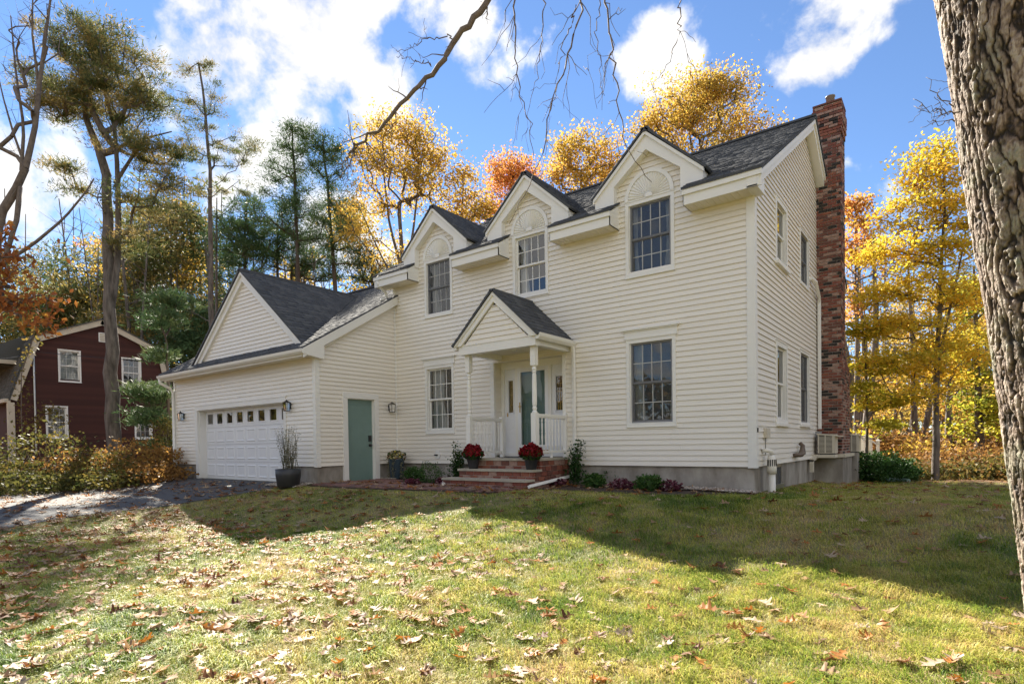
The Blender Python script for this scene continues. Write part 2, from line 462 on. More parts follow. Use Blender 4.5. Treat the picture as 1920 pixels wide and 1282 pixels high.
class MB:
    """collects shapes that become one mesh object"""

    def __init__(self):
        self.v = []; self.f = []; self.t = []

    def add(self, verts, faces, tint=0.5):
        o = len(self.v)
        self.v += [tuple(p) for p in verts]
        self.f += [tuple(i + o for i in f) for f in faces]
        self.t += [tint] * len(verts)
        return self

    def hexa(self, p, tint=0.5):
        """eight corners, lower four then upper four"""
        return self.add(p, [(0, 3, 2, 1), (4, 5, 6, 7), (0, 1, 5, 4), (1, 2, 6, 5), (2, 3, 7, 6), (3, 0, 4, 7)], tint)

    def box(self, x0, x1, y0, y1, z0, z1, tint=0.5):
        return self.hexa([(x0, y0, z0), (x1, y0, z0), (x1, y1, z0), (x0, y1, z0), (x0, y0, z1), (x1, y0, z1), (x1, y1, z1), (x0, y1, z1)], tint)

    def prism(self, poly, d):
        """polygon of points swept by vector d"""
        n = len(poly)
        a = [tuple(p) for p in poly]; b_ = [tuple(np.array(p) + np.array(d)) for p in poly]
        return self.add(a + b_, [tuple(range(n - 1, -1, -1)), tuple(range(n, 2 * n))] + [(i, (i + 1) % n, n + (i + 1) % n, n + i) for i in range(n)])

    def tube(self, pts, rad, n=8, caps=True, squash=None):
        pts = [np.array(p, float) for p in pts]
        if not isinstance(rad, (list, tuple, np.ndarray)):
            rad = [rad] * len(pts)
        vs = []; ref = np.array([0.31, 0.17, 0.93])
        for i, p in enumerate(pts):
            d = pts[min(i + 1, len(pts) - 1)] - pts[max(i - 1, 0)]
            d = d / (np.linalg.norm(d) + 1e-9)
            a = np.cross(d, ref); a /= np.linalg.norm(a) + 1e-9
            b_ = np.cross(d, a)
            for k in range(n):
                th = 2 * math.pi * k / n
                vs.append(p + rad[i] * (math.cos(th) * a + math.sin(th) * b_))
        fs = []
        for i in range(len(pts) - 1):
            for k in range(n):
                fs.append((i * n + k, i * n + (k + 1) % n, (i + 1) * n + (k + 1) % n, (i + 1) * n + k))
        if caps:
            fs += [tuple(range(n - 1, -1, -1)), tuple((len(pts) - 1) * n + k for k in range(n))]
        return self.add(vs, fs)

    def lathe(self, c, prof, n=20, caps=True):
        """profile of (radius, z) about the vertical through c"""
        vs = []
        for r_, z in prof:
            for k in range(n):
                th = 2 * math.pi * k / n
                vs.append((c[0] + r_ * math.cos(th), c[1] + r_ * math.sin(th), c[2] + z))
        fs = []
        for i in range(len(prof) - 1):
            for k in range(n):
                fs.append((i * n + k, i * n + (k + 1) % n, (i + 1) * n + (k + 1) % n, (i + 1) * n + k))
        if caps:
            fs += [tuple(range(n - 1, -1, -1)), tuple((len(prof) - 1) * n + k for k in range(n))]
        return self.add(vs, fs)

    def mesh(self, name, mat, smooth=False):
        me = bpy.data.meshes.new(name)
        me.from_pydata(self.v, [], self.f)
        me.materials.append(mat)
        a = me.attributes.new('tint', 'FLOAT', 'POINT')
        a.data.foreach_set('value', np.array(self.t, dtype=np.float32))
        if smooth:
            me.polygons.foreach_set('use_smooth', np.ones(len(me.polygons), dtype=bool))
        me.update()
        return me

    def build(self, name, mat, parent=None, smooth=False):
        if isinstance(mat, str):
            mat = M[mat]
        return link(name, self.mesh(name, mat, smooth), parent)


# ------------------------------------------------------------------ terrain
def sm(a, b, x):
    t = np.clip((x - a) / (b - a), 0, 1)
    return t * t * (3 - 2 * t)


def gz(x, y):
    x = np.asarray(x, float); y = np.asarray(y, float)
    y0 = -2.3 + 1.6 * sm(-2.0, 1.0, x)
    t = np.clip((y0 - y) / (3.5 + 1.2 * sm(-2.0, 1.0, x)), 0, 1)
    fall = (0.47 + 0.06 * sm(-2.0, 1.5, x)) * t * t * (3 - 2 * t) + 0.024 * np.clip(-5 - y, 0, 30)
    w = 1 - 0.52 * sm(-8.5, -12.5, x)
    z = -0.43 - fall * w
    z = z - 0.030 * np.clip(y + 1, 0, 9) * sm(-1.0, 0.6, x)
    z = z - 0.04 * sm(-1.5, 1.5, x) * sm(-4, 0, y)
    z = z - 0.18 * sm(-17, -23, x) + 0.012 * np.clip(-x - 30, 0, 100) + 0.02 * np.clip(y - 20, 0, 120)
    bump_ = 0.018 * np.sin(1.3 * x + 0.7) * np.sin(1.1 * y + 0.3) + 0.010 * np.sin(2.9 * x + 1.1 * y) 
    far = sm(-3.2, -5.0, y) * sm(-9.5, -8.5, x) + sm(1.0, 2.5, x) * sm(3.0, -3.0, -y)
    return z + bump_ * np.clip(far, 0, 1)


def hit(u, v):
    """where the line of sight through pixel (u, v) meets the ground"""
    d = ray(u, v); z = -0.6
    for _ in range(12):
        t = (z - CAM[2]) / d[2]
        p = CAM + d * t
        z = float(gz(p[0], p[1]))
    return np.array([p[0], p[1], z])


def pix(p):
    q = np.asarray(p) - CAM
    zc = q @ AX_F
    return CX + F_PX * (q @ AX_R) / zc, CY - F_PX * (q @ AX_U) / zc, zc


def grid_axis(lo, hi, fine, coarse_lo, coarse_hi, n=26):
    a = np.arange(lo, hi + fine / 2, fine)
    g = np.geomspace(fine, 1.0, n)
    left = lo - (lo - coarse_lo) * ((np.geomspace(1, 400, n) - 1) / 399)[1:]
    right = hi + (coarse_hi - hi) * ((np.geomspace(1, 400, n) - 1) / 399)[1:]
    return np.concatenate([left[::-1], a, right])


def build_ground():
    xs = grid_axis(-26, 12, 0.25, -900, 900); ys = grid_axis(-12, 18, 0.25, -900, 1200)
    X, Y = np.meshgrid(xs, ys)
    Z = gz(X, Y)
    v = np.stack([X, Y, Z], -1).reshape(-1, 3)
    nx, ny = len(xs), len(ys)
    i = np.arange(nx - 1)[None, :] + nx * np.arange(ny - 1)[:, None]
    i = i.ravel()
    f = np.stack([i, i + 1, i + 1 + nx, i + nx], -1)
    litter = np.clip(sm(8.3, 9.3, Y + 0.25 * np.sin(3 * X)) * sm(-8, -1, X) + sm(-18.2, -19.4, X + 0.3 * np.sin(2 * Y)) + sm(9.5, 11, Y) , 0, 1)
    me = np_mesh('ground', v, f, M['ground'], litter.ravel(), smooth=True)
    tag(link('ground', me), kind='structure')


def draped(name, outline, mat, lift, step=0.3, extra=None):
    """sheet over the ground, a ladder of points between two edge lines"""
    A, B = outline
    rows = len(A); cols = 14
    v = []
    for a, b_ in zip(A, B):
        for k in range(cols):
            s = k / (cols - 1)
            x = a[0] + (b_[0] - a[0]) * s; y = a[1] + (b_[1] - a[1]) * s
            v.append((x, y, float(gz(x, y)) + lift + (extra(x, y) if extra else 0)))
    f = [(r * cols + k, r * cols + k + 1, (r + 1) * cols + k + 1, (r + 1) * cols + k) for r in range(rows - 1) for k in range(cols - 1)]
    me = np_mesh(name, v, np.array(f), M[mat], np.full(len(v), .5), smooth=True)
    return tag(link(name, me), kind='structure')


build_ground()
ys = np.linspace(-2.5, -34, 90)
draped('driveway', ([(-17.2 - 0.05 * math.sin(y), y) for y in ys], [(-10.15 - 0.55 * float(sm(-2.6, -5.5, y)) + 0.9 * float(sm(-6.5, -10, y)) + 0.04 * math.sin(3 * y), y) for y in ys]), 'asphalt', 0.012)
xs = np.linspace(-3.75, 0.1, 30)
draped('garden_bed', ([(x, 0.05) for x in xs], [(x, -1.55 + 0.12 * math.sin(1.7 * x) + 1.0 * float(sm(-1.2, 0.1, x))) for x in xs]), 'litter', 0.012)
xs = np.linspace(-9.4, -5.85, 30)
draped('garden_bed', ([(x, 0.05) for x in xs], [(x, -0.62 - 0.75 * float(sm(-8.9, -7.6, x)) + 0.06 * math.sin(5 * x)) for x in xs]), 'litter', 0.012)


# ------------------------------------------------------------------ house
C = 0.105                      # height of one siding course
house = thing('house', 'cream clapboard two storey house with three dormers, brick chimney and attached garage', 'house', (0, 0, -0.45))


def hp(name, mb, mat, parent=None, smooth=False):
    """part of the house (the house stands at z -0.45, its parts are written in the place's own coordinates)"""
    o = mb.build(name, mat, parent if parent is not None else house, smooth)
    if parent is None:
        o.location = (0, 0, 0.45)
    return o


def FW(y0):                    # wall facing the camera side (-Y)
    return lambda s, z, o: (s, y0 - o, z)


def RW(x0):                    # wall facing right (+X)
    return lambda s, z, o: (x0 + o, s, z)


def wbox(mb, P, s0, s1, z0, z1, o0, o1, tint=0.5):
    return mb.hexa([P(s0, z0, o0), P(s1, z0, o0), P(s1, z0, o1), P(s0, z0, o1), P(s0, z1, o0), P(s1, z1, o0), P(s1, z1, o1), P(s0, z1, o1)], tint)


BOARDS = []
seams = random.Random(3)


def siding(P, k0, k1, bounds, holes, parent=None, name='siding_board', mat='siding', course=C, proud=0.024, zbase=0.0):
    """one board per course: thin at the top, proud at the butt"""
    for k in range(k0, k1):
        z0, z1 = zbase + k * course, zbase + (k + 1) * course
        lo, hi = bounds(z0 + 1e-4), bounds(z1 - 1e-4)
        if lo is None:
            continue
        if hi is None or hi[1] - hi[0] < 0.02:
            zt = z1
            for _ in range(12):
                zt -= course / 14
                hi = bounds(zt)
                if hi and hi[1] - hi[0] > 0.01: break
            if not hi: continue
            z1 = zt
        zm = (z0 + z1) / 2
        segs = [(lo[0], lo[1], hi[0], hi[1])]
        for (a, b_, c, d) in holes:
            if c < zm < d:
                out = []
                for (l0, l1, h0, h1) in segs:
                    if b_ <= l0 or a >= l1:
                        out.append((l0, l1, h0, h1)); continue
                    if a > l0: out.append((l0, a, h0, a))
                    if b_ < l1: out.append((b_, l1, b_, h1))
                segs = out
        cut = []
        for (l0, l1, h0, h1) in segs:
            if l1 - l0 > 3.4 and abs(l0 - h0) < .001 and abs(l1 - h1) < .001 and seams.random() < .6:
                c_ = l0 + (l1 - l0) * seams.uniform(.25, .75); cut += [(l0, c_ - .0012, l0, c_ - .0012), (c_ + .0012, l1, c_ + .0012, l1)]
            else: cut.append((l0, l1, h0, h1))
        segs = cut
        tn = rnd.random()
        for (l0, l1, h0, h1) in segs:
            if l1 - l0 < 0.01: continue
            mb = MB()
            pr = proud + rnd.uniform(-.0012, .0012)
            mb.hexa([P(l0, z0 + .013, -0.012), P(l1, z0 + .013, -0.012), P(l1, z0, pr), P(l0, z0, pr),
                     P(h0, z1 + 0.016, -0.012), P(h1, z1 + 0.016, -0.012), P(h1, z1 + 0.016, 0.001), P(h0, z1 + 0.016, 0.001)], tn)
            if parent is None:
                cen = np.array(P((l0 + l1) / 2, zm, 0)); nrm_ = np.array(P(0, 0, 1.0)) - np.array(P(0, 0, 0)); dv = CAM - cen; ds = np.linalg.norm(dv)
                BOARDS.append(((l1 - l0) * abs(dv @ nrm_) / ds ** 3, mb))
            else: mb.build(name, mat, parent)


def lay_boards():
    BOARDS.sort(key=lambda b: -b[0])
    tail = MB()
    for i, (_, mb) in enumerate(BOARDS):
        if i < 298: hp('siding_board', mb, 'siding')
        else: tail.add(mb.v, mb.f)
    if tail.v: hp('siding_courses', tail, 'siding')['kind'] = 'stuff'


def shingles(parent, name, O, A, U, width, length, mat='shingle', tab=0.30, course=0.145, clip=None, shift=True):
    """rows of lapped tabs on a roof plane: O lower left corner, A along, U up the slope"""
    O = np.array(O, float); A = np.array(A, float); U = np.array(U, float)
    Nn = np.cross(A, U); Nn /= np.linalg.norm(Nn)
    if Nn[2] < 0: Nn = -Nn
    vs = []; fs = []; tn = []
    rows = int(math.ceil(length / course))
    for r_ in range(rows):
        b0 = r_ * course; b1 = min(b0 + course + 0.02, length)
        w0, w1 = (0.0, width) if clip is None else clip(b0)
        if w1 - w0 < 0.03: continue
        a = w0 - ((r_ * 0.37) % 1) * tab
        while a < w1:
            a0, a1 = max(a, w0), min(a + tab * rnd.choice((0.6, 0.8, 1.0, 1.0)), w1)
            if a1 - a0 > 0.01:
                h = 0.016 + rnd.choice((0, 0, 0.006)); dr = rnd.choice((0.0, 0.0, 0.02))
                i = len(vs)
                q = b0 - dr * (r_ > 0)
                for (aa, bb, hh) in ((a0, q, 0), (a1, q, 0), (a0, q, h), (a1, q, h), (a0, b1, 0.004), (a1, b1, 0.004)):
                    vs.append(O + A * aa + U * bb + Nn * hh)
                fs += [(i, i + 1, i + 3, i + 2), (i + 2, i + 3, i + 5, i + 4), (i, i + 2, i + 4, i), (i + 1, i + 5, i + 3, i + 1)]
                tn += [rnd.random()] * 6
            a = a1 if a1 > a else a + tab
    quads = [f for f in fs if f[0] != f[3]]; tris = [f[:3] for f in fs if f[0] == f[3]]
    me = np_mesh(name, np.array(vs), [np.array(quads), np.array(tris)], M[mat], np.array(tn))
    o = link(name, me, parent)
    if parent is house: o.location = (0, 0, 0.45)
    o['kind'] = 'stuff'
    return o


def window(P, s0, s1, z0, z1, frame='trim', screen=False, cols=4, rows=2, curtains=(0.2, 0.12), crown=False, sill=False, parent=None, cas=0.072, deep=0.5, bare=False, bar=.009):
    par = house if parent is None else parent
    W = MB()
    wbox(W, P, s0, s0 + cas, z0, z1, -0.04, 0.032); wbox(W, P, s1 - cas, s1, z0, z1, -0.04, 0.032)
    wbox(W, P, s0 + cas, s1 - cas, z1 - cas, z1, -0.04, 0.030); wbox(W, P, s0 + cas, s1 - cas, z0, z0 + cas, -0.04, 0.034)
    # thin outer bead
    wbox(W, P, s0 - 0.012, s1 + 0.012, z1, z1 + 0.014, -0.01, 0.042); wbox(W, P, s0 - 0.012, s1 + 0.012, z0 - 0.02, z0, -0.01, 0.045)
    # jamb returns
    wbox(W, P, s0 + cas - .004, s0 + cas + 0.014, z0 + cas, z1 - cas, -0.13, -0.003); wbox(W, P, s1 - cas - 0.014, s1 - cas + .004, z0 + cas, z1 - cas, -0.13, -0.003)
    w = W.build('window', 'trim', par)
    if parent is None: w.location = (0, 0, 0.45)
    a0, a1, b0, b1 = s0 + cas + 0.012, s1 - cas - 0.012, z0 + cas, z1 - cas
    zm = (b0 + b1) / 2
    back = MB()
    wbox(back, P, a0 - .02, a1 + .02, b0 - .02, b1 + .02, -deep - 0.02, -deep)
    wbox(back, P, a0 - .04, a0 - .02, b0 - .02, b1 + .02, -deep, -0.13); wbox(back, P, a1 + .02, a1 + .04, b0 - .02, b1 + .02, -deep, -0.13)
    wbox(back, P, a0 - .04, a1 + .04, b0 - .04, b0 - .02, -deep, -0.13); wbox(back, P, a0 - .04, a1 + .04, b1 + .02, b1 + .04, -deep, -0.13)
    back.build('dark_room_box', 'room_shade', w)  # dark box in place of a shaded interior
    for (c0, c1, off) in ((zm - 0.015, b1, -0.045), (b0, zm + 0.015, -0.082)):
        S = MB(); sw = 0.042
        wbox(S, P, a0, a0 + sw, c0, c1, off - .02, off + .014); wbox(S, P, a1 - sw, a1, c0, c1, off - .02, off + .014)
        wbox(S, P, a0 + sw, a1 - sw, c1 - sw, c1, off - .02, off + .012); wbox(S, P, a0 + sw, a1 - sw, c0, c0 + sw * (1.35 if off < -.06 else 1), off - .02, off + .012)
        S.build('sash', frame if not screen else 'grey_frame', w)
        g0, g1, h0, h1 = a0 + sw, a1 - sw, c0 + sw, c1 - sw
        if bare:
            G = MB(); G.add([P(g0, h0, off), P(g1, h0, off), P(g1, h1, off), P(g0, h1, off)], [(0, 1, 2, 3)])
            G.build('pane', 'glass', w)
            continue
        for i in range(1, cols):
            x = g0 + (g1 - g0) * i / cols
            B = MB(); wbox(B, P, x - bar, x + bar, h0, h1, off - .008, off + .006); B.build('muntin', frame if frame != 'grey_frame' else 'trim', w)
        for j in range(1, rows):
            z = h0 + (h1 - h0) * j / rows
            B = MB(); wbox(B, P, g0, g1, z - bar, z + bar, off - .007, off + .005); B.build('muntin', frame if frame != 'grey_frame' else 'trim', w)
        for i in range(cols):
            for j in range(rows):
                x0, x1 = g0 + (g1 - g0) * i / cols, g0 + (g1 - g0) * (i + 1) / cols
                y0, y1 = h0 + (h1 - h0) * j / rows, h0 + (h1 - h0) * (j + 1) / rows
                G = MB(); tl = rnd.uniform(-.0015, .0015)
                G.add([P(x0, y0, off + tl), P(x1, y0, off - tl), P(x1, y1, off - tl), P(x0, y1, off + tl)], [(0, 1, 2, 3)])
                G.build('pane', 'glass', w)
    if screen:
        G = MB(); G.add([P(a0, b0, -0.02), P(a1, b0, -0.02), P(a1, b1, -0.02), P(a0, b1, -0.02)], [(0, 1, 2, 3)])
        G.build('insect_screen', 'mesh', w)
        S = MB()
        for (e0, e1, f0, f1) in ((a0, a0 + .03, b0, b1), (a1 - .03, a1, b0, b1), (a0 + .03, a1 - .03, b0, b0 + .03), (a0 + .03, a1 - .03, b1 - .03, b1)):
            wbox(S, P, e0, e1, f0, f1, -0.028, -0.014)
        S.build('screen_frame', 'grey_frame', w)
    if curtains:
        for side, cw in ((0, curtains[0]), (1, curtains[1])):
            if cw <= 0: continue
            K = MB(); n = 16; v = []
            for i in range(n + 1):
                for zz, sp in ((b1, 1.0), (zm - .1, 0.92), (b0, 1.25)):
                    s = (i / n) * cw * sp * (a1 - a0)
                    s = a0 + s if side == 0 else a1 - s
                    v.append(P(s, zz, -0.19 + 0.018 * math.sin(i * 2.1 + side)))
            f = [(i * 3 + j, i * 3 + 3 + j, i * 3 + 4 + j, i * 3 + 1 + j) for i in range(n) for j in range(2)]
            K.add(v, f); K.build('curtain', 'curtain', w, True)
    if crown:
        K = MB(); cc = (s0 - 0.03, s1 + 0.03)
        wbox(K, P, cc[0], cc[1], z1 + 0.014, z1 + 0.16, -0.01, 0.038)
        wbox(K, P, cc[0] - 0.02, cc[1] + 0.02, z1 + 0.16, z1 + 0.185, -0.01, 0.058)
        wbox(K, P, cc[0] - 0.05, cc[1] + 0.05, z1 + 0.185, z1 + 0.215, -0.01, 0.085)
        wbox(K, P, cc[0] - 0.008, cc[1] + 0.008, z1 + 0.014, z1 + 0.04, -0.01, 0.048)
        K.build('crown_moulding', 'trim', w)
    if sill:
        K = MB(); wbox(K, P, s0 - 0.03, s1 + 0.03, z0 - 0.045, z0 + 0.01, -0.01, 0.085); K.build('sill', 'trim', w)
    return w


XL, YB, RIDGE_Y, RIDGE_Z = -9.47, 9.1, 4.55, 8.06     # main block
SL = (RIDGE_Z - 5.07) / (RIDGE_Y + 0.45)               # roof slope
DC = [-7.74, -4.84, -1.95]                             # dormer centres


def roof_z(y): return 5.07 + SL * (y + 0.45)


FR, RT = FW(0.0), RW(0.0)
front_wins = [(-8.24, -7.25, 3.81, 5.285), (-5.33, -4.345, 3.83, 5.285), (-2.465, -1.44, 3.79, 5.285), (-8.28, -7.25, 0.79, 2.535), (-2.475, -1.435, 0.79, 2.535)]
ins = 0.05
holes = [(a + ins, b - ins, c + ins, d - ins + (0.2 if c < 1 else 0)) for a, b, c, d in front_wins] + [(-5.95, -4.0, -1, 2.42)]
siding(FR, 0, 46, lambda z: (XL + 0.02, -0.05), holes)
for c in DC:
    def bnd(z, c=c):
        if z < 5.36: return (c - 0.93, c + 0.93)
        h = (6.30 - z) / 0.92
        return None if h <= 0 else (c - min(h, .93), c + min(h, .93))
    siding(FR, 46, 61, bnd, [(c - 0.46, c + 0.46, 0, 5.285 - ins)])
side_wins = [(1.53, 2.55, 4.02, 5.34), (3.85, 4.88, 4.09, 5.36), (1.49, 2.49, 0.80, 2.46), (3.77, 4.86, 0.82, 2.55)]


def gable_bounds(z):
    t = (z - 5.02) / SL
    if z < 5.02: return (0.05, YB - 0.05)
    lo, hi = t + 0.05, YB - t - 0.05
    return (lo, hi) if hi - lo > 0.02 else None


siding(RT, 0, 75, gable_bounds, [(a + ins, b - ins, c + ins, d - ins) for a, b, c, d in side_wins])
# plain far walls, floor under the roof
w = MB()
w.box(XL, XL + 0.1, 0.1, YB, -0.6, 5.0); w.box(XL, -0.02, YB - 0.1, YB, -0.6, 5.0)
w.add([(XL + .02, 0, 5.0), (XL + .02, YB, 5.0), (XL + .02, RIDGE_Y, 7.7)], [(0, 1, 2)])
hp('wall', w, 'siding')
# foundation
f = MB(); f.box(XL, -5.97, 0.04, 0.3, -1.0, 0.0); hp('foundation', f, 'concrete'); f = MB(); f.box(-3.96, -0.0352, 0.04, 0.3, -1.4, 0.0)
hp('foundation', f, 'concrete'); f = MB(); f.box(-0.235, -0.0352, 0.3, YB, -1.5, 0.0)
hp('foundation', f, 'concrete')
# corner posts and starter strips
for mb_args in ((-0.115, 0.028, -0.028, 0.0, -0.02, 4.86), (XL - .0, XL + 0.075, -0.03, 0.06, -0.02, 4.86)):
    k = MB(); k.box(*mb_args); hp('corner_trim', k, 'trim')
k = MB(); k.box(0.0, 0.030, -0.0285, 0.115, -0.02, 4.86); hp('corner_trim', k, 'trim')
k = MB(); k.box(XL, XL + .055, -.055, 0.0, 0.0, 4.5); hp('corner_trim', k, 'trim')

# windows of the main block
for i, (a, b_, c, d) in enumerate(front_wins):
    window(FR, a, b_, c, d, frame='trim' if i in (1, 3) else 'grey_frame', screen=i not in (1, 3), crown=i > 2,
           curtains=[(0.3, 0.1), (0.28, 0.02), (0.12, 0.2), (0.52, 0.2), (0.24, 0.12)][i])
for i, (a, b_, c, d) in enumerate(side_wins):
    window(RT, a, b_, c, d, frame='trim', screen=i in (1, 3), bare=True, curtains=(0.3, 0.3) if i in (0, 2) else None, sill=i != 1, cas=0.095 if i in (0, 2) else 0.06)

# half round fan panels over the dormer windows
for c, (a, b_, _, d) in zip(DC, front_wins[:3]):
    wc = (a + b_) / 2; hw = 0.515; rise = 0.545; z0 = d + 0.016
    mb = MB(); n = 28
    pts = [FR(wc + hw * math.cos(math.pi * i / n), z0 + rise * math.sin(math.pi * i / n), 0.012) for i in range(n + 1)]
    mb.prism(pts, (0, -0.014, 0))
    fan = hp('fan_panel', mb, 'trim')
    mb = MB()
    for i in range(n):
        q = []
        for (rr, oo) in ((1.0, 0.02), (0.86, 0.02), (0.86, 0.05), (1.0, 0.05)):
            for j in (0, 1):
                th = math.pi * (i + j) / n
                q.append(FR(wc + hw * rr * math.cos(th), z0 + rise * rr * math.sin(th), oo))
        mb.hexa([q[0], q[1], q[3], q[2], q[6], q[7], q[5], q[4]])
    mb.build('arch_rim', 'trim', fan)
    ribs = 21
    for i in range(ribs):
        th0, th1 = math.pi * (i + 0.12) / ribs, math.pi * (i + 0.88) / ribs
        mb = MB(); tm = (th0 + th1) / 2
        def fp(rr, th, oo): return FR(wc + hw * rr * math.cos(th), z0 + 0.012 + (rise - .012) * rr * math.sin(th), oo)
        mb.add([fp(.16, th0, .027), fp(.84, th0, .027), fp(.84, th1, .027), fp(.16, th1, .027), fp(.16, tm, .04), fp(.82, tm, .052)],
               [(0, 1, 5, 4), (4, 5, 2, 3), (1, 2, 5), (0, 4, 3)])
        mb.build('flute', 'trim', fan)
    mb = MB(); mb.prism([FR(wc + .085 * math.cos(math.pi * i / 12), z0 + .085 * math.sin(math.pi * i / 12), .02) for i in range(13)], (0, -.035, 0))
    mb.build('fan_hub', 'trim', fan)

# dormer gables: rake boards, boxed returns, cheeks, little roofs
DA, DE, DH = 6.53, 5.49, 1.14        # apex height, eave height, half width
for c in DC:
    yo = -0.20
    for s in (-1, 1):
        k = MB()
        def q(x, z, y): return (c + s * x, y, z)
        # broad frieze board against the wall
        lo = 0.235
        k.hexa([q(0, DA - .055 - lo * 1.25, yo + .03), q(DH - .02, DE - .055 - .02, yo + .03), q(DH - .02, DE - .055 - .02, -0.016), q(0, DA - .055 - lo * 1.25, -0.016),
                q(0, DA - .055, yo + .03), q(DH - .02, DE - .04, yo + .03), q(DH - .02, DE - .04, -0.016), q(0, DA - .055, -0.016)] if False else
               [q(0, DA - .055 - lo * 1.3, yo + .03), q(DH - .30, DE + .20 - lo * .8, yo + .03), q(DH - .30, DE + .20 - lo * .8, -0.016), q(0, DA - .055 - lo * 1.3, -0.016),
                q(0, DA - .055, yo + .03), q(DH - .03, DE - .02, yo + .03), q(DH - .03, DE - .02, -0.016), q(0, DA - .055, -0.016)])
        hp('rake_board', k, 'trim')
        k = MB()        # boxed return at the foot of the rake
        poly = [q(DH - .45, DE - .33, yo + .028), q(DH - .03, DE - .33, yo + .028), q(DH - .03, DE - .02, yo + .028), q(DH - .45, DE + .335, yo + .028)]
        k.prism(poly, (0, -yo - .045, 0)); hp('eave_return', k, 'trim')
        k = MB()        # crown strip under the shingles
        k.hexa([q(0, DA - .085, yo - .012), q(DH + .005, DE - .09, yo - .012), q(DH + .005, DE - .09, yo + .03), q(0, DA - .085, yo + .03),
                q(0, DA - .012, yo - .012), q(DH + .005, DE - .017, yo - .012), q(DH + .005, DE - .017, yo + .03), q(0, DA - .012, yo + .03)])
        hp('rake_crown', k, 'trim')
        k = MB()        # side eave fascia and soffit running back to the main roof
        k.hexa([q(DH - .05, DE - .20, yo + .03), q(DH - .02, DE - .20, yo + .03), q(DH - .02, DE - .20, 0.6), q(DH - .05, DE - .20, 0.6),
                q(DH - .05, DE - .045, yo + .03), q(DH - .02, DE - .03, yo + .03), q(DH - .02, DE - .03, 0.6), q(DH - .05, DE - .045, 0.6)])
        hp('fascia', k, 'trim')
        k = MB(); k.hexa([q(.93, DE - .215, -0.02), q(DH - .02, DE - .215, -0.02), q(DH - .02, DE - .215, .6), q(.93, DE - .215, .6), q(.93, DE - .2, -0.02), q(DH - .02, DE - .2, -0.02), q(DH - .02, DE - .2, .6), q(.93, DE - .2, .6)])
        hp('soffit', k, 'soffit')
        k = MB(); k.hexa([q(.875, 4.9, -.026), q(.955, 4.9, -.026), q(.955, 4.9, 0), q(.875, 4.9, 0), q(.875, DE - .2, -.026), q(.955, DE - .2, -.026), q(.955, DE - .2, 0), q(.875, DE - .2, 0)])
        hp('corner_trim', k, 'trim')
        k = MB(); k.hexa([q(.90, 5.0, .0), q(.95, 5.0, .0), q(.95, 5.0, 1.0), q(.90, 5.0, 1.0), q(.90, DE - .15, 0), q(.95, DE - .15, 0), q(.95, DE - .15, 1.0), q(.90, DE - .15, 1.0)])
        hp('dormer_cheek', k, 'siding')
        # roof plane
        up = np.array([-s * DH, 0, DA - DE + .02]); ln = np.linalg.norm(up) + 0.06; up = up / np.linalg.norm(up)
        O = np.array([c + s * (DH + .035), yo - .03, DE - .035])
        k = MB(); e = O + up * (ln - .02)
        nn = np.array([s * up[2], 0, -s * up[0]]) if False else np.array([s * abs(up[2]), 0, abs(up[0])])
        b0, b1 = O, O + np.array([0, 2.5, 0])
        k.hexa([b0, b1, b1 + up * (ln - .02), b0 + up * (ln - .02), b0 + nn * .03, b1 + nn * .03, b1 + up * (ln - .02) + nn * .03, b0 + up * (ln - .02) + nn * .03])
        d_ = hp('dormer_roof', k, 'shingle')
        shingles(d_, 'shingles', O + nn * .03, (0, 1, 0), up, 2.5, ln - .02)
    k = MB(); k.box(c - .08, c + .08, yo - .03, 2.2, DA - .04, DA + .045); hp('ridge_cap', k, 'shingle')

# main eave boxes between the dormers
segs = [(-9.78, DC[0] - .72), (DC[0] + .83, DC[1] - .6), (DC[1] + .80, DC[2] - .66), (DC[2] + .83, 0.24)]
for n_, (a, b_) in enumerate(segs):
    k = MB(); k.box(a, b_, -0.42, -0.395, 4.79, 4.985); hp('fascia', k, 'trim')
    k = MB(); k.box(a - .01 * (n_ > 0), b_ + .01, -0.455, -0.42, 4.965, 5.06); hp('gutter', k, 'trim')
    k = MB(); k.box(a, b_ - (.24 if n_ == 3 else 0), -0.395, -0.0, 4.79, 4.805); so = hp('soffit', k, 'soffit')
    x = a + .05
    while x < b_ - .3 * (n_ == 3) - .05:
        k = MB(); k.box(x, x + .012, -0.385, -0.03, 4.782, 4.789); k.build('soffit_rib', 'soffit', so); x += 0.11
    for e in ((a,) if n_ == 3 else (a, b_)):
        k = MB(); k.prism([(e, -0.42, 4.79), (e, -0.0, 4.79), (e, -0.0, 5.3), (e, -.42, 5.06)], (0.012 if e == a else -.012, 0, 0)); hp('eave_end', k, 'trim')
    up = np.array([0, 1, SL]); up /= np.linalg.norm(up)
    k = MB(); O = np.array([a - .02, -0.47, 5.055]); Wd = b_ - a + .04
    L_ = 0.56
    k.hexa([O, O + [Wd, 0, 0], O + [Wd, 0, 0] + up * L_, O + up * L_, O + [0, 0, .025], O + [Wd, 0, .025], O + [Wd, 0, .025] + up * L_, O + up * L_ + [0, 0, .025]])
    d_ = hp('roof_edge', k, 'shingle')
    shingles(d_, 'shingles', O + np.array([0, 0, .026]), (1, 0, 0), up, Wd, L_)
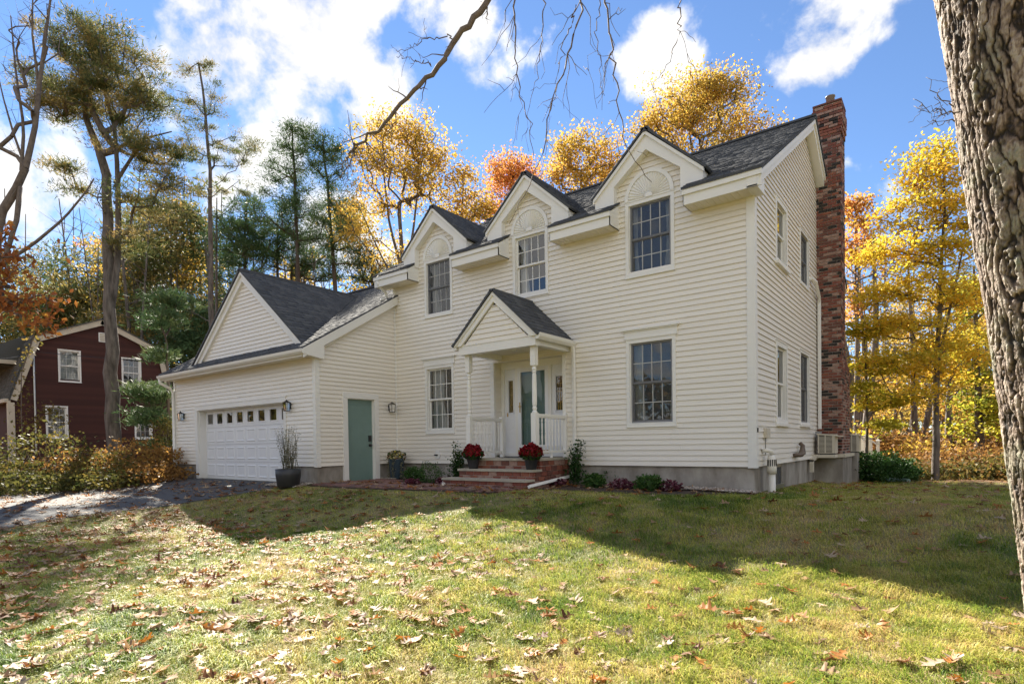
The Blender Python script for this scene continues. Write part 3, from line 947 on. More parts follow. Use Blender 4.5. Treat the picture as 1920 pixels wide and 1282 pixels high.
# main roof
up = np.array([0, 1, SL]); up /= np.linalg.norm(up)
LEN = math.hypot(RIDGE_Y - 0.02, SL * (RIDGE_Y - .02))
O = np.array([-9.8, 0.02, roof_z(0.02) + .0]); Wd = 10.06
k = MB(); k.hexa([O, O + [Wd, 0, 0], O + [Wd, 0, 0] + up * LEN, O + up * LEN, O + [0, 0, .03], O + [Wd, 0, .03], O + [Wd, 0, .03] + up * LEN, O + up * LEN + [0, 0, .03]])
yb = RIDGE_Y + .006
k.hexa([(-9.8, yb, RIDGE_Z - .02), (.26, yb, RIDGE_Z - .02), (.26, YB + .45, 5.05), (-9.8, YB + .45, 5.05), (-9.8, yb, RIDGE_Z + .02), (.26, yb, RIDGE_Z + .02), (.26, YB + .45, 5.09), (-9.8, YB + .45, 5.09)])
mr_ = hp('roof', k, 'shingle')
shingles(mr_, 'shingles', O + np.array([0, 0, .031]), (1, 0, 0), up, Wd, LEN, tab=.26)
k = MB(); k.box(-9.8, .26, RIDGE_Y - .1, RIDGE_Y + .1, RIDGE_Z + .015, RIDGE_Z + .065); hp('ridge_cap', k, 'shingle')
# gable rake on the right, front slope and back slope
for (ya, za, yb_, zb) in ((-0.43, 5.03, RIDGE_Y, RIDGE_Z - .03), (RIDGE_Y, RIDGE_Z - .03, YB + .43, 5.03)):
    k = MB()
    k.hexa([(.17, ya, za - .23), (.20, ya, za - .23), (.20, yb_, zb - .23), (.17, yb_, zb - .23), (.17, ya, za), (.20, ya, za), (.20, yb_, zb), (.17, yb_, zb)])
    hp('rake_board', k, 'trim')
    k = MB()
    k.hexa([(.20, ya, za - .09), (.235, ya, za - .09), (.235, yb_, zb - .09), (.20, yb_, zb - .09), (.20, ya, za + .0), (.235, ya, za + .0), (.235, yb_, zb + .0), (.20, yb_, zb + .0)])
    hp('rake_crown', k, 'trim')
    k = MB()
    k.hexa([(0.0, ya, za - .235), (.17, ya, za - .235), (.17, yb_, zb - .235), (0.0, yb_, zb - .235), (0.0, ya, za - .21), (.17, ya, za - .21), (.17, yb_, zb - .21), (0.0, yb_, zb - .21)])
    hp('soffit', k, 'trim')
k = MB(); k.prism([(.172, -.43, 4.79), (.172, .06, 4.79), (.172, .06, 5.06), (.172, -.43, 5.0)], (-.17, 0, 0)); hp('eave_return', k, 'trim')

# downspout from the upper left gutter to the garage roof
k = MB(); k.tube([(-9.62, -.44, 4.95), (-9.62, -.40, 4.84), (-9.60, -.16, 4.66), (-9.60, -.12, 4.5), (-9.60, -.34, 4.46)], .042, 8); hp('downspout', k, 'trim', smooth=True)

# ------------------------------------------------------------------ garage
GL, GR, GY, GS = -17.05, XL + .04, -2.56, 0.60
GRY, GRZ = 2.0, 2.80 + 0.60 * 4.98
GF, GW = FW(GY), RW(GR)
siding(GF, 0, 25, lambda z: (GL + .05, GR - .05), [(-15.62, -10.71, -1, 1.74)])
siding(GW, 0, 45, lambda z: (max(GY + .05, GY + .05 + (z - 2.87) / GS), -0.03) if z < 2.87 + GS * 2.4 else None, [(-1.76, -0.70, -1, 1.80)])
w = MB(); w.box(GL, GL + .08, GY + .04, 6.3, -1.0, 2.7); w.box(GL, GR, 6.2, 6.3, -1.0, 2.7)
w.add([(GL + .01, GY, 2.7), (GL + .01, 6.4, 2.7), (GL + .01, GRY, 5.6)], [(0, 1, 2)])
hp('wall', w, 'siding')
k = MB(); k.box(GR - .09, GR + .026, GY - .027, GY, -.02, 2.63); hp('corner_trim', k, 'trim')
k = MB(); k.box(GR, GR + .0275, GY - .0265, GY + .10, -.02, 2.63); hp('corner_trim', k, 'trim')
k = MB(); k.box(GL - .02, GL + .085, GY - .03, GY + .05, -.02, 2.66); hp('corner_trim', k, 'trim')
k = MB(); k.box(GL, -15.62, GY + .03, GY + .3, -1.1, 0.0); hp('foundation', k, 'concrete'); k = MB(); k.box(-10.72, GR - .03, GY + .03, GY + .3, -1.1, 0.0)
k.box(GR - .3, GR - .03, GY + .3, -1.78, -1.1, 0.0); hp('foundation', k, 'concrete'); k = MB(); k.box(GR - .3, GR - .03, -.68, 0.3, -1.1, 0.0)
hp('foundation', k, 'concrete')
# garage door in its opening
k = MB(); wbox(k, GF, -15.65, -15.50, -.47, 1.63, -.05, .03); wbox(k, GF, -10.80, -10.69, -.47, 1.63, -.05, .03); wbox(k, GF, -15.65, -10.69, 1.63, 1.76, -.05, .033)
wbox(k, GF, -15.50, -15.48, -.47, 1.63, -.28, -.04); wbox(k, GF, -10.82, -10.80, -.47, 1.63, -.28, -.04); wbox(k, GF, -15.48, -10.82, 1.61, 1.63, -.28, -.04)
wbox(k, GF, -15.67, -10.67, 1.76, 1.78, -.02, .045)
hp('door_casing', k, 'trim')
gd = MB(); d0, d1 = -15.48, -10.82
secs = [(-.43, .075), (.081, .585), (.591, 1.095), (1.101, 1.61)]
for (a, b_) in secs[:3]:
    wbox(gd, GF, d0, d1, a, b_, -.26, -.225)
nw = 8; pw = (d1 - d0) / nw
a, b_ = secs[3]
wbox(gd, GF, d0, d1, a, a + .10, -.26, -.225); wbox(gd, GF, d0, d1, b_ - .09, b_, -.26, -.225)
for i in range(nw + 1):
    x = d0 + i * pw
    wbox(gd, GF, max(d0, x - .115), min(d1, x + .115), a + .10, b_ - .09, -.26, -.225)
gdoor = hp('garage_door', gd, 'door_white')
for (a, b_) in secs[:3]:
    for i in range(nw):
        x0, x1 = d0 + i * pw + .06, d0 + (i + 1) * pw - .06
        k = MB(); v = []
        for (m_, o_) in ((0, -.2245), (.018, -.212), (.035, -.212), (.06, -.222), (.075, -.222)):
            v += [GF(x0 + m_, a + .07 + m_, o_), GF(x1 - m_, a + .07 + m_, o_), GF(x1 - m_, b_ - .07 - m_, o_), GF(x0 + m_, b_ - .07 - m_, o_)]
        fs_ = [(r_ * 4 + j, r_ * 4 + (j + 1) % 4, r_ * 4 + 4 + (j + 1) % 4, r_ * 4 + 4 + j) for r_ in range(4) for j in range(4)] + [(16, 17, 18, 19)]
        k.add(v, fs_); k.build('door_panel', 'door_white', gdoor)
a, b_ = secs[3]
for i in range(nw):
    x0, x1 = d0 + i * pw + .115, d0 + (i + 1) * pw - .115
    k = MB()
    for (e0, e1, f0, f1) in ((x0 - .02, x0 + .012, a + .08, b_ - .07), (x1 - .012, x1 + .02, a + .08, b_ - .07), (x0 + .012, x1 - .012, a + .08, a + .112), (x0 + .012, x1 - .012, b_ - .102, b_ - .07)):
        wbox(k, GF, e0, e1, f0, f1, -.24, -.212)
    k.build('light_frame', 'door_white', gdoor)
    k = MB(); k.add([GF(x0, a + .1, -.235), GF(x1, a + .1, -.235), GF(x1, b_ - .09, -.236), GF(x0, b_ - .09, -.236)], [(0, 1, 2, 3)]); k.build('pane', 'glass', gdoor)
k = MB(); k.box(d0, d1, GY + .8, GY + .82, -.4, 1.6); k.build('dark_garage_sheet', 'room_shade', gdoor)  # dark sheet painted as the unlit inside of the garage
k = MB(); wbox(k, GF, d0, d1, -.455, -.432, -.25, -.22); k.build('door_seal', 'black', gdoor)
# eave and roofs
k = MB(); k.box(GL - .06, GR + .02, -2.93, -2.905, 2.62, 2.76); hp('fascia', k, 'trim')
k = MB(); k.box(GL - .1, GR + .14, -2.905, GY, 2.64, 2.655); hp('soffit', k, 'soffit')
k = MB(); A_ = []
for x in (GL - .14, GR + .17):
    A_.append([(x, -2.93, 2.665), (x, -2.985, 2.665), (x, -3.03, 2.71), (x, -3.045, 2.775), (x, -2.93, 2.775)])
k.add(A_[0] + A_[1], [(0, 1, 2, 3, 4), (9, 8, 7, 6, 5)] + [(i, 5 + i, 5 + (i + 1) % 5, (i + 1) % 5) for i in range(5)]); hp('gutter', k, 'trim')
k = MB(); k.prism([(GR + .158, -2.97, 2.66), (GR + .158, -2.50, 2.60), (GR + .158, GY + .16, 2.60), (GR + .158, GY + .16, 3.06), (GR + .158, -2.97, 2.80)], (-.158, 0, 0)); hp('eave_return', k, 'trim')
upg = np.array([0, 1, GS]); upg /= np.linalg.norm(upg)
LG = (GRY + 2.98) / upg[1]
O = np.array([GL - .12, -2.98, 2.785]); Wd = GR + .15 - O[0]
k = MB(); k.hexa([O, O + [Wd, 0, 0], O + [Wd, 0, 0] + upg * LG, O + upg * LG, O + [0, 0, .03], O + [Wd, 0, .03], O + [Wd, 0, .03] + upg * LG, O + upg * LG + [0, 0, .03]])
k.hexa([(O[0], GRY + .004, GRZ - .04), (GR, GRY + .004, GRZ - .04), (GR, 6.6, 2.9), (O[0], 6.6, 2.9), (O[0], GRY + .004, GRZ + .01), (GR, GRY + .004, GRZ + .01), (GR, 6.6, 2.95), (O[0], 6.6, 2.95)])
gr_ = hp('garage_roof', k, 'shingle')
# to the right of x = -9.5 the roof stops at the main wall
def gclip(b): return (0.0, Wd if b * upg[1] - 2.98 < -0.02 else XL - O[0] - .02)
shingles(gr_, 'shingles', O + np.array([0, 0, .031]), (1, 0, 0), upg, Wd, LG, clip=gclip)
k = MB(); k.box(O[0], XL - .02, GRY - .09, GRY + .09, GRZ + .01, GRZ + .06); hp('ridge_cap', k, 'shingle')
k = MB()       # rake board on the right edge of the garage roof
k.hexa([(GR + .12, -2.96, 2.58), (GR + .15, -2.96, 2.58), (GR + .15, -.03, 2.58 + 2.93 * GS), (GR + .12, -.03, 2.58 + 2.93 * GS),
        (GR + .12, -2.96, 2.80), (GR + .156, -2.96, 2.80), (GR + .156, -.03, 2.80 + 2.93 * GS), (GR + .12, -.03, 2.80 + 2.93 * GS)])
hp('rake_board', k, 'trim')
k = MB()
k.hexa([(GR, -2.5, 2.8), (GR + .12, -2.5, 2.8), (GR + .12, -.03, 2.6 + 2.93 * GS), (GR, -.03, 2.6 + 2.93 * GS), (GR, -2.5, 2.83), (GR + .12, -2.5, 2.83), (GR + .12, -.03, 2.63 + 2.93 * GS), (GR, -.03, 2.63 + 2.93 * GS)])
hp('soffit', k, 'soffit')
k = MB(); k.box(GR + .0, GR + .022, -.055, -.03, -.0, 4.4); hp('corner_trim', k, 'trim')
# big front gable on the garage roof
CGX, GA, GB, GH = -12.56, 5.27, 2.98, 2.86
GSL = (GA - GB) / GH
siding(FW(GY - .02), 28, 50, lambda z: (CGX - (GA - .16 - z) / GSL, CGX + (GA - .16 - z) / GSL) if z < GA - .2 else None, [])
for s in (-1, 1):
    def q(x, z, y): return (CGX + s * x, y, z)
    k = MB()
    k.hexa([q(0, GA - .27, -2.66), q(GH - .27, GB - .06, -2.66), q(GH - .27, GB - .06, -2.59), q(0, GA - .27, -2.59), q(0, GA - .05, -2.66), q(GH, GB - .06, -2.66), q(GH, GB - .06, -2.59), q(0, GA - .05, -2.59)])
    hp('rake_board', k, 'trim')
    k = MB()
    k.hexa([q(0, GA - .10, -2.71), q(GH - .07, GB - .06, -2.71), q(GH - .07, GB - .06, -2.66), q(0, GA - .10, -2.66), q(0, GA - .02, -2.71), q(GH + .03, GB - .06, -2.71), q(GH + .03, GB - .06, -2.66), q(0, GA - .02, -2.66)])
    hp('rake_crown', k, 'trim')
    up = np.array([-s * GH, 0, GA - GB]); ln = np.linalg.norm(up) + .12; up /= np.linalg.norm(up)
    O = np.array([CGX + s * (GH + .05), -2.74, GB - .04]) - up * .04
    nn = np.array([s * abs(up[2]), 0, abs(up[0])])
    k = MB(); b0, b1 = O, O + np.array([0, 4.4, 0]); e = up * ln
    k.hexa([b0, b1, b1 + e, b0 + e, b0 + nn * .03, b1 + nn * .03, b1 + e + nn * .03, b0 + e + nn * .03])
    d_ = hp('gable_roof', k, 'shingle')
    # only the tabs above the main garage slope
    O2 = O + nn * .031
    def vclip(b, O2=O2, up=up):
        z = (O2 + up * b)[2]
        return (0.0, min(4.4, max(0.0, (z - 2.80) / GS - 2.98 - O2[1] + .06)))
    shingles(d_, 'shingles', O2, (0, 1, 0), up, 4.4, ln, clip=vclip)
k = MB(); k.box(CGX - .08, CGX + .08, -2.74, 1.3, GA + .0, GA + .06); hp('ridge_cap', k, 'shingle')
# downspout at the far left corner
k = MB(); k.tube([(GL - .06, -2.98, 2.68), (GL - .06, -2.97, 2.56), (GL + .0, -2.70, 2.40), (GL + .03, -2.63, 2.28), (GL + .03, -2.63, -.30), (GL + .0, -2.75, -.42)], .045, 8); hp('downspout', k, 'trim', smooth=True)
# sage green side door
k = MB()
wbox(k, GW, -1.80, -1.655, -.46, 1.70, -.04, .032); wbox(k, GW, -.80, -.655, -.46, 1.70, -.04, .032); wbox(k, GW, -1.80, -.655, 1.70, 1.845, -.04, .034)
wbox(k, GW, -1.655, -1.64, -.46, 1.70, -.13, -.03); wbox(k, GW, -.815, -.80, -.46, 1.70, -.13, -.03); wbox(k, GW, -1.64, -.815, 1.685, 1.70, -.13, -.03)
wbox(k, GW, -1.66, -.79, -.49, -.44, -.1, .05)
hp('door_casing', k, 'trim')
k = MB(); wbox(k, GW, -1.64, -.815, -.42, 1.685, -.11, -.075)
sd_ = hp('side_door', k, 'green_door')
for (a, b_) in ((1.30, 1.56), (.45, 1.20), (-.27, .32)):
    for (e0, e1) in ((-1.54, -1.29), (-1.165, -.915)):
        v = []
        for (m_, o_) in ((0, -.0745), (.012, -.094), (.03, -.094), (.055, -.076), (.07, -.074)):
            v += [GW(e0 + m_, a + m_, o_), GW(e1 - m_, a + m_, o_), GW(e1 - m_, b_ - m_, o_), GW(e0 + m_, b_ - m_, o_)]
        k = MB(); k.add(v, [(r_ * 4 + j, r_ * 4 + (j + 1) % 4, r_ * 4 + 4 + (j + 1) % 4, r_ * 4 + 4 + j) for r_ in range(4) for j in range(4)] + [(16, 17, 18, 19)])
        k.build('door_panel', 'green_door', sd_)
k = MB(); wbox(k, GW, -.94, -.865, .60, .76, -.074, -.04); k.build('keypad', 'black', sd_)
k = MB(); k.tube([GW(-.90, .50, -.075), GW(-.90, .50, -.045), GW(-.90, .50, -.03), GW(-.90, .50, .0), GW(-.90, .50, .012)], [.034, .034, .014, .032, .02], 12); k.build('knob', 'black', sd_, True)
k = MB(); wbox(k, GW, -1.64, -.815, -.44, -.421, -.11, -.07); k.build('door_sweep', 'black', sd_)


def lantern(P, s, z, P_=None):
    Pq = P; P = lambda a, b, o, c0=(s, z): Pq(c0[0] + (a - c0[0]) * .78, c0[1] + (b - c0[1]) * .78, o * .78 if o > .02 else o)
    k = MB(); wbox(k, P, s - .06, s + .06, z - .10, z + .10, .012, .035)
    l = hp('wall_lantern', k, 'black')
    k = MB(); wbox(k, P, s - .012, s + .012, z + .10, z + .125, .03, .15); k.build('bracket', 'black', l)
    def c4(h, zz): return [P(s - h, zz, .15 - h), P(s + h, zz, .15 - h), P(s + h, zz, .15 + h), P(s - h, zz, .15 + h)]
    k = MB(); k.hexa(c4(.098, z + .10) + c4(.022, z + .165)); k.hexa(c4(.015, z + .16) + c4(.008, z + .2)); k.build('roof_cap', 'black', l)
    k = MB(); lo, hi = c4(.062, z - .17), c4(.085, z + .10)
    for i in range(4): k.tube([lo[i], hi[i]], .007, 4)
    for i in range(4): k.tube([lo[i], lo[(i + 1) % 4]], .007, 4)
    k.build('cage', 'black', l)
    k = MB(); lo, hi = c4(.058, z - .165), c4(.08, z + .098); k.add(lo + hi, [(i, (i + 1) % 4, 4 + (i + 1) % 4, 4 + i) for i in range(4)]); k.build('glass', 'glass', l)
    k = MB(); c0 = np.array(P(s, z - .165, .15)); k.tube([c0, c0 + [0, 0, .1]], .014, 8); k.build('candle', 'curtain', l)


lantern(GF, -16.42, 1.50); lantern(GF, -10.50, 1.52); lantern(GW, -.27, 1.52)

# ------------------------------------------------------------------ entry: recess, door, portico
RX0, RX1, RD = -5.97, -3.98, 0.30
DW = FW(RD)
siding(lambda s, z, o: (RX0 + o, s, z), 2, 24, lambda z: (0.04, RD), [], name='siding_board')
k = MB(); k.box(RX0 - .0, RX0 + .025, -.03, .05, -.0, 2.42); k.box(RX0 - .09, RX0, -.03, -.005, 0, 2.42); hp('corner_trim', k, 'trim')
k = MB(); k.box(RX1 - .03, RX1, -.03, RD, 0.1, 2.42); k.box(RX1, RX1 + .05, -.03, -.005, 0, 2.42); hp('corner_trim', k, 'trim')
k = MB(); wbox(k, DW, RX0, RX1, .1, 2.5, -.35, -.32); hp('dark_hall_sheet', k, 'room_shade')  # dark sheet standing in for shade in the hall
k = MB(); wbox(k, DW, RX0 + .02, RX0 + .11, .18, 2.42, -.06, .05); wbox(k, DW, RX1 - .13, RX1 - .04, .18, 2.42, -.06, .05); wbox(k, DW, RX0 + .11, RX1 - .13, 2.27, 2.42, -.06, .05)
wbox(k, DW, -5.53, -5.45, .25, 2.27, -.06, .04); wbox(k, DW, -4.58, -4.50, .25, 2.27, -.06, .04); wbox(k, DW, RX0 + .11, RX1 - .13, .18, .26, -.06, .045)
hp('door_casing', k, 'trim')
for (a, b_, arch) in ((-5.86, -5.53, True), (-4.50, -4.11, False)):
    k = MB(); g0, g1 = a + .10, b_ - .07
    wbox(k, DW, a, g0, .26, 2.27, -.06, .0); wbox(k, DW, g1, b_, .26, 2.27, -.06, .0); wbox(k, DW, g0, g1, .26, 1.20, -.06, .0); wbox(k, DW, g0, g1, 2.03, 2.27, -.06, .0)
    sl_ = hp('sidelight', k, 'door_white')
    k = MB(); wbox(k, DW, g0 - .0, g1 + .0, 1.2, 1.23, -.02, .012); wbox(k, DW, g0, g1, 2.0, 2.03, -.02, .012); wbox(k, DW, g0 - .02, g0 + .01, 1.2, 2.03, -.02, .012); wbox(k, DW, g1 - .01, g1 + .02, 1.2, 2.03, -.02, .012)
    k.build('light_frame', 'door_white', sl_)
    k = MB(); k.add([DW(g0, 1.2, -.02), DW(g1, 1.2, -.02), DW(g1, 2.03, -.02), DW(g0, 2.03, -.02)], [(0, 1, 2, 3)]); k.build('pane', 'glass', sl_)
    k = MB()
    for i in range(1, 4): wbox(k, DW, g0 + (g1 - g0) * i / 4 - .004, g0 + (g1 - g0) * i / 4 + .004, 1.2, 2.03, -.028, -.014)
    for z in (1.42, 1.66, 1.84): wbox(k, DW, g0, g1, z - .004, z + .004, -.028, -.014)
    k.build('leading', 'brass', sl_)
    for (p0, p1) in ((.36, .74), (.80, 1.12)):
        v = []
        for (m_, o_) in ((0, .0005), (.012, -.01), (.03, -.01), (.05, .004)):
            v += [DW(a + .05 + m_, p0 + m_, o_), DW(b_ - .05 - m_, p0 + m_, o_), DW(b_ - .05 - m_, p1 - m_, o_), DW(a + .05 + m_, p1 - m_, o_)]
        k = MB(); k.add(v, [(r_ * 4 + j, r_ * 4 + (j + 1) % 4, r_ * 4 + 4 + (j + 1) % 4, r_ * 4 + 4 + j) for r_ in range(3) for j in range(4)] + [(12, 13, 14, 15)]); k.build('door_panel', 'door_white', sl_)
k = MB(); wbox(k, DW, -5.45, -5.36, .33, 2.27, .0, .045); wbox(k, DW, -4.67, -4.58, .33, 2.27, .0, .045); wbox(k, DW, -5.36, -4.67, 2.17, 2.27, .0, .044); wbox(k, DW, -5.36, -4.67, .33, .45, .0, .044)
st = hp('storm_door', k, 'door_white')
k = MB(); k.add([DW(-5.36, .45, .02), DW(-4.67, .45, .02), DW(-4.67, 2.17, .02), DW(-5.36, 2.17, .02)], [(0, 1, 2, 3)]); k.build('pane', 'door_glass', st)
k = MB(); wbox(k, DW, -5.395, -5.375, 1.22, 1.46, .044, .06); k.tube([DW(-5.385, 1.36, .06), DW(-5.385, 1.36, .10), DW(-5.30, 1.36, .105)], .011, 8); k.build('handle', 'brass', st)
k = MB(); wbox(k, DW, -5.45, -4.58, .25, .33, -.06, .06); k.build('sill', 'oakwood', st)
k = MB(); wbox(k, DW, -5.45, -4.58, .33, 2.27, -.11, -.065); fd = hp('front_door', k, 'green_door')
for (e0, e1) in ((-5.36, -5.06), (-4.97, -4.67)):
    for (a, b_) in ((1.72, 2.12), (1.0, 1.62), (.45, .9)):
        v = []
        for (m_, o_) in ((0, -.0645), (.014, -.075), (.03, -.075), (.06, -.062)):
            v += [DW(e0 + m_, a + m_, o_), DW(e1 - m_, a + m_, o_), DW(e1 - m_, b_ - m_, o_), DW(e0 + m_, b_ - m_, o_)]
        k = MB(); k.add(v, [(r_ * 4 + j, r_ * 4 + (j + 1) % 4, r_ * 4 + 4 + (j + 1) % 4, r_ * 4 + 4 + j) for r_ in range(3) for j in range(4)] + [(12, 13, 14, 15)]); k.build('door_panel', 'green_door', fd)
k = MB(); wbox(k, DW, RX0 + .17, RX0 + .195, 1.14, 1.23, -.005, .02); hp('doorbell', k, 'oakwood')
k = MB(); k.box(RX0, RX1, -.02, RD + .1, 2.42, 2.46); hp('recess_ceiling', k, 'soffit')

lay_boards()
PX, PY, PA, PE, PH = -4.83, -1.36, 3.66, 2.66, 1.07
k = MB(); k.box(PX - PH + .04, PX + PH - .04, PY + .01, PY + .16, 2.44, 2.66); k.box(PX - PH + .06, PX - PH + .20, PY + .16, -.0, 2.46, 2.66); k.box(PX + PH - .20, PX + PH - .06, PY + .16, -.0, 2.46, 2.66)
portico = hp('portico', k, 'trim')
k = MB(); k.box(PX - PH + .2, PX + PH - .2, PY + .16, -.0, 2.56, 2.58); k.build('ceiling', 'soffit', portico)
k = MB(); k.lathe((PX, -.65, 2.5), [(.07, .06), (.075, .03), (.04, .0)], 14); k.build('ceiling_lamp', 'curtain', portico)
siding(FW(PY + .02), 25, 36, lambda z: (PX - (PA - .24 - z) / .93, PX + (PA - .24 - z) / .93) if z < PA - .28 and z > 2.6 else None, [], parent=portico)
for s in (-1, 1):
    def q(x, z, y): return (PX + s * x, y, z)
    k = MB(); k.hexa([q(0, PA - .21, PY - .035), q(PH - .14, PE - .04, PY - .035), q(PH - .14, PE - .04, PY + .03), q(0, PA - .21, PY + .03), q(0, PA - .03, PY - .035), q(PH + .03, PE - .04, PY - .035), q(PH + .03, PE - .04, PY + .03), q(0, PA - .03, PY + .03)])
    k.build('rake_board', 'trim', portico)
    k = MB(); k.hexa([q(0, PA - .08, PY - .06), q(PH + .0, PE - .04, PY - .06), q(PH + .0, PE - .04, PY - .035), q(0, PA - .08, PY - .035), q(0, PA - .01, PY - .06), q(PH + .05, PE - .03, PY - .06), q(PH + .05, PE - .03, PY - .035), q(0, PA - .01, PY - .035)])
    k.build('rake_crown', 'trim', portico)
    up = np.array([-s * PH, 0, PA - PE]); ln = np.linalg.norm(up) + .07; up /= np.linalg.norm(up)
    O = np.array([PX + s * (PH + .06), PY - .09, PE - .045]); nn = np.array([s * abs(up[2]), 0, abs(up[0])]); e = up * ln
    k = MB(); b0, b1 = O, O + np.array([0, -PY + .07, 0])
    k.hexa([b0, b1, b1 + e, b0 + e, b0 + nn * .03, b1 + nn * .03, b1 + e + nn * .03, b0 + e + nn * .03]); k.build('roof_deck', 'shingle', portico)
    shingles(portico, 'shingles', O + nn * .031, (0, 1, 0), up, -PY + .07, ln)
    k = MB(); ring = []
    for y in (PY - .04, -.01):
        ring.append([q(PH + .0, 2.55, y), q(PH + .06, 2.55, y), q(PH + .105, 2.60, y), q(PH + .12, 2.665, y), q(PH + .0, 2.665, y)])
    k.add(ring[0] + ring[1], [(0, 1, 2, 3, 4), (9, 8, 7, 6, 5)] + [(i, 5 + i, 5 + (i + 1) % 5, (i + 1) % 5) for i in range(5)]); k.build('gutter', 'trim', portico)
    # post: square ends, turned middle
    px = PX + s * (PH - .19); py = -1.19
    k = MB(); b = .058
    k.box(px - b, px + b, py - b, py + b, .17, 1.10); k.box(px - b, px + b, py - b, py + b, 2.06, 2.45)
    k.lathe((px, py, 0), [(.052, 1.10), (.058, 1.12), (.034, 1.15), (.046, 1.17), (.05, 1.20), (.036, 1.235), (.047, 1.26), (.050, 1.35), (.047, 1.75), (.042, 1.88), (.034, 1.90), (.047, 1.93), (.036, 1.955), (.05, 1.99), (.034, 2.03), (.052, 2.06)], 16)
    k.build('post', 'trim', portico)
    # railing back to the wall
    k = MB(); k.box(px - .035, px + .035, py + b, -.02, 1.035, 1.085); k.box(px - .022, px + .022, py + b, -.02, 1.005, 1.035); k.build('top_rail', 'trim', portico)
    k = MB(); k.box(px - .025, px + .025, py + b, -.02, .275, .325); k.box(px - .02, px + .02, -.62, -.58, .17, .275); k.build('bottom_rail', 'trim', portico)
    k = MB(); k.box(px - .045, px + .045, -.075, -.012, .17, 1.12); k.build('half_post', 'trim', portico)
    for i in range(8):
        y = py + b + .07 + i * .127
        k = MB(); k.lathe((px, y, 0), [(.017, .325), (.017, .42), (.022, .43), (.011, .46), (.016, .52), (.019, .62), (.012, .70), (.019, .715), (.012, .73), (.017, .80), (.019, .88), (.011, .92), (.022, .95), (.016, .96), (.016, 1.006)], 8)
        k.build('baluster', 'trim', portico, True)
k = MB(); k.box(PX - .06, PX + .06, PY - .09, 0.0, PA + .0, PA + .05); k.build('ridge_cap', 'shingle', portico)
k = MB(); k.tube([(PX + PH + .06, -.09, 2.56), (PX + PH + .06, -.06, 2.4), (PX + PH + .06, -.055, -.08), (PX + PH + .02, -.12, -.22), (PX + PH + .0, -.35, -.255), (PX + PH + .02, -1.72, -.36)], .042, 4); k.build('downspout', 'trim', portico)

# brick steps up to the door
steps = thing('front_steps', 'three brick front steps with stone treads below the white portico', 'steps', (PX, -.9, -.45))
SX0, SX1 = -5.72, -3.87


def sp(name, mb, mat):
    o = mb.build(name, mat, steps); o.location = (-PX, .9, .45); return o


lev = [(-6.10, -1.66, -.45, -.285), (-5.86, -1.40, -.285, -.095), (SX0, -1.14, -.095, .125)]
core = MB()
for (xl, yf, z0, z1) in lev: core.box(xl + .012, SX1 - .012, yf + .012, -.02 if z1 > 0 else yf + .6, -.6, z1)
sp('mortar', core, 'mortar')
for n_, (xl, yf, z0, z1) in enumerate(lev):
    k = MB(); k.box(xl - .02, SX1 + .02, yf - .03, (yf + .30) if n_ < 2 else -.02, z1, z1 + .048); sp('tread', k, 'slab')
    ch = (z1 - z0) / 2
    for r_ in range(2):
        zz = z0 + r_ * ch
        x = xl + (0 if r_ else -.10)
        while x < SX1:
            a, b_ = max(x, xl), min(x + .205, SX1)
            if b_ - a > .03:
                k = MB(); j = rnd.uniform(-.003, .003); k.box(a + .004, b_ - .004, yf - .002 + j, yf + .09, zz + .005, zz + ch - .005)
                sp('brick', k, 'brick_' + rnd.choice(['red', 'red', 'orange', 'brown', 'pale', 'red']))
            x += .212
        y = yf + .095 - (0 if r_ else .1)
        while y < -.04:
            a, b_ = max(y, yf + .092), min(y + .205, -.03)
            if b_ - a > .03:
                k = MB(); k.box(SX1 - .09, SX1 + .002 + rnd.uniform(-.003, .003), a + .004, b_ - .004, zz + .005, zz + ch - .005)
                sp('brick', k, 'brick_' + rnd.choice(['red', 'red', 'orange', 'brown', 'pale', 'brown']))
            y += .212
# black mat on the landing
k = MB(); k.box(-5.25, -4.6, -.75, -.25, .174, .186); tag(k.build('door_mat', 'black'), 'dark door mat lying on the landing before the front door', 'mat')
k = MB(); k.tube([(-6.0, -1.75, -.38), (-6.6, -1.1, -.37)], .045, 6); tag(k.build('drain_pipe', 'pvc'), 'short white drain pipe end left of the brick steps', 'pipe')

# ------------------------------------------------------------------ chimney
CHX, CH0, CH1, CH2 = 0.57, 5.95, 6.63, 7.45
k = MB(); k.box(-.02, CHX - .012, CH0 + .012, CH1 - .012, .1, 9.0); k.box(-.02, CHX - .012, CH1 - .02, CH2 - .012, .1, 2.3)
chim = hp('chimney', k, 'mortar')
HB = 0.0745
variants = ['red', 'brown', 'orange', 'brown', 'red', 'black', 'pale', 'brown', 'black', 'pale', 'red', 'pale']
bm_front = {}
for n, *_ in BR:
    k = MB(); k.box(-.0965, .0965, -.010, .09, .008, HB - .008); bm_front[n] = k.mesh('brick', M['brick_' + n])
bm_half = {}
for n, *_ in BR:
    k = MB(); k.box(-.043, .043, -.010, .09, .008, HB - .008); bm_half[n] = k.mesh('brick', M['brick_' + n])
rest = {n: MB() for n, *_ in BR}
rows = int((9.0 - .1) / HB); cnt = 0
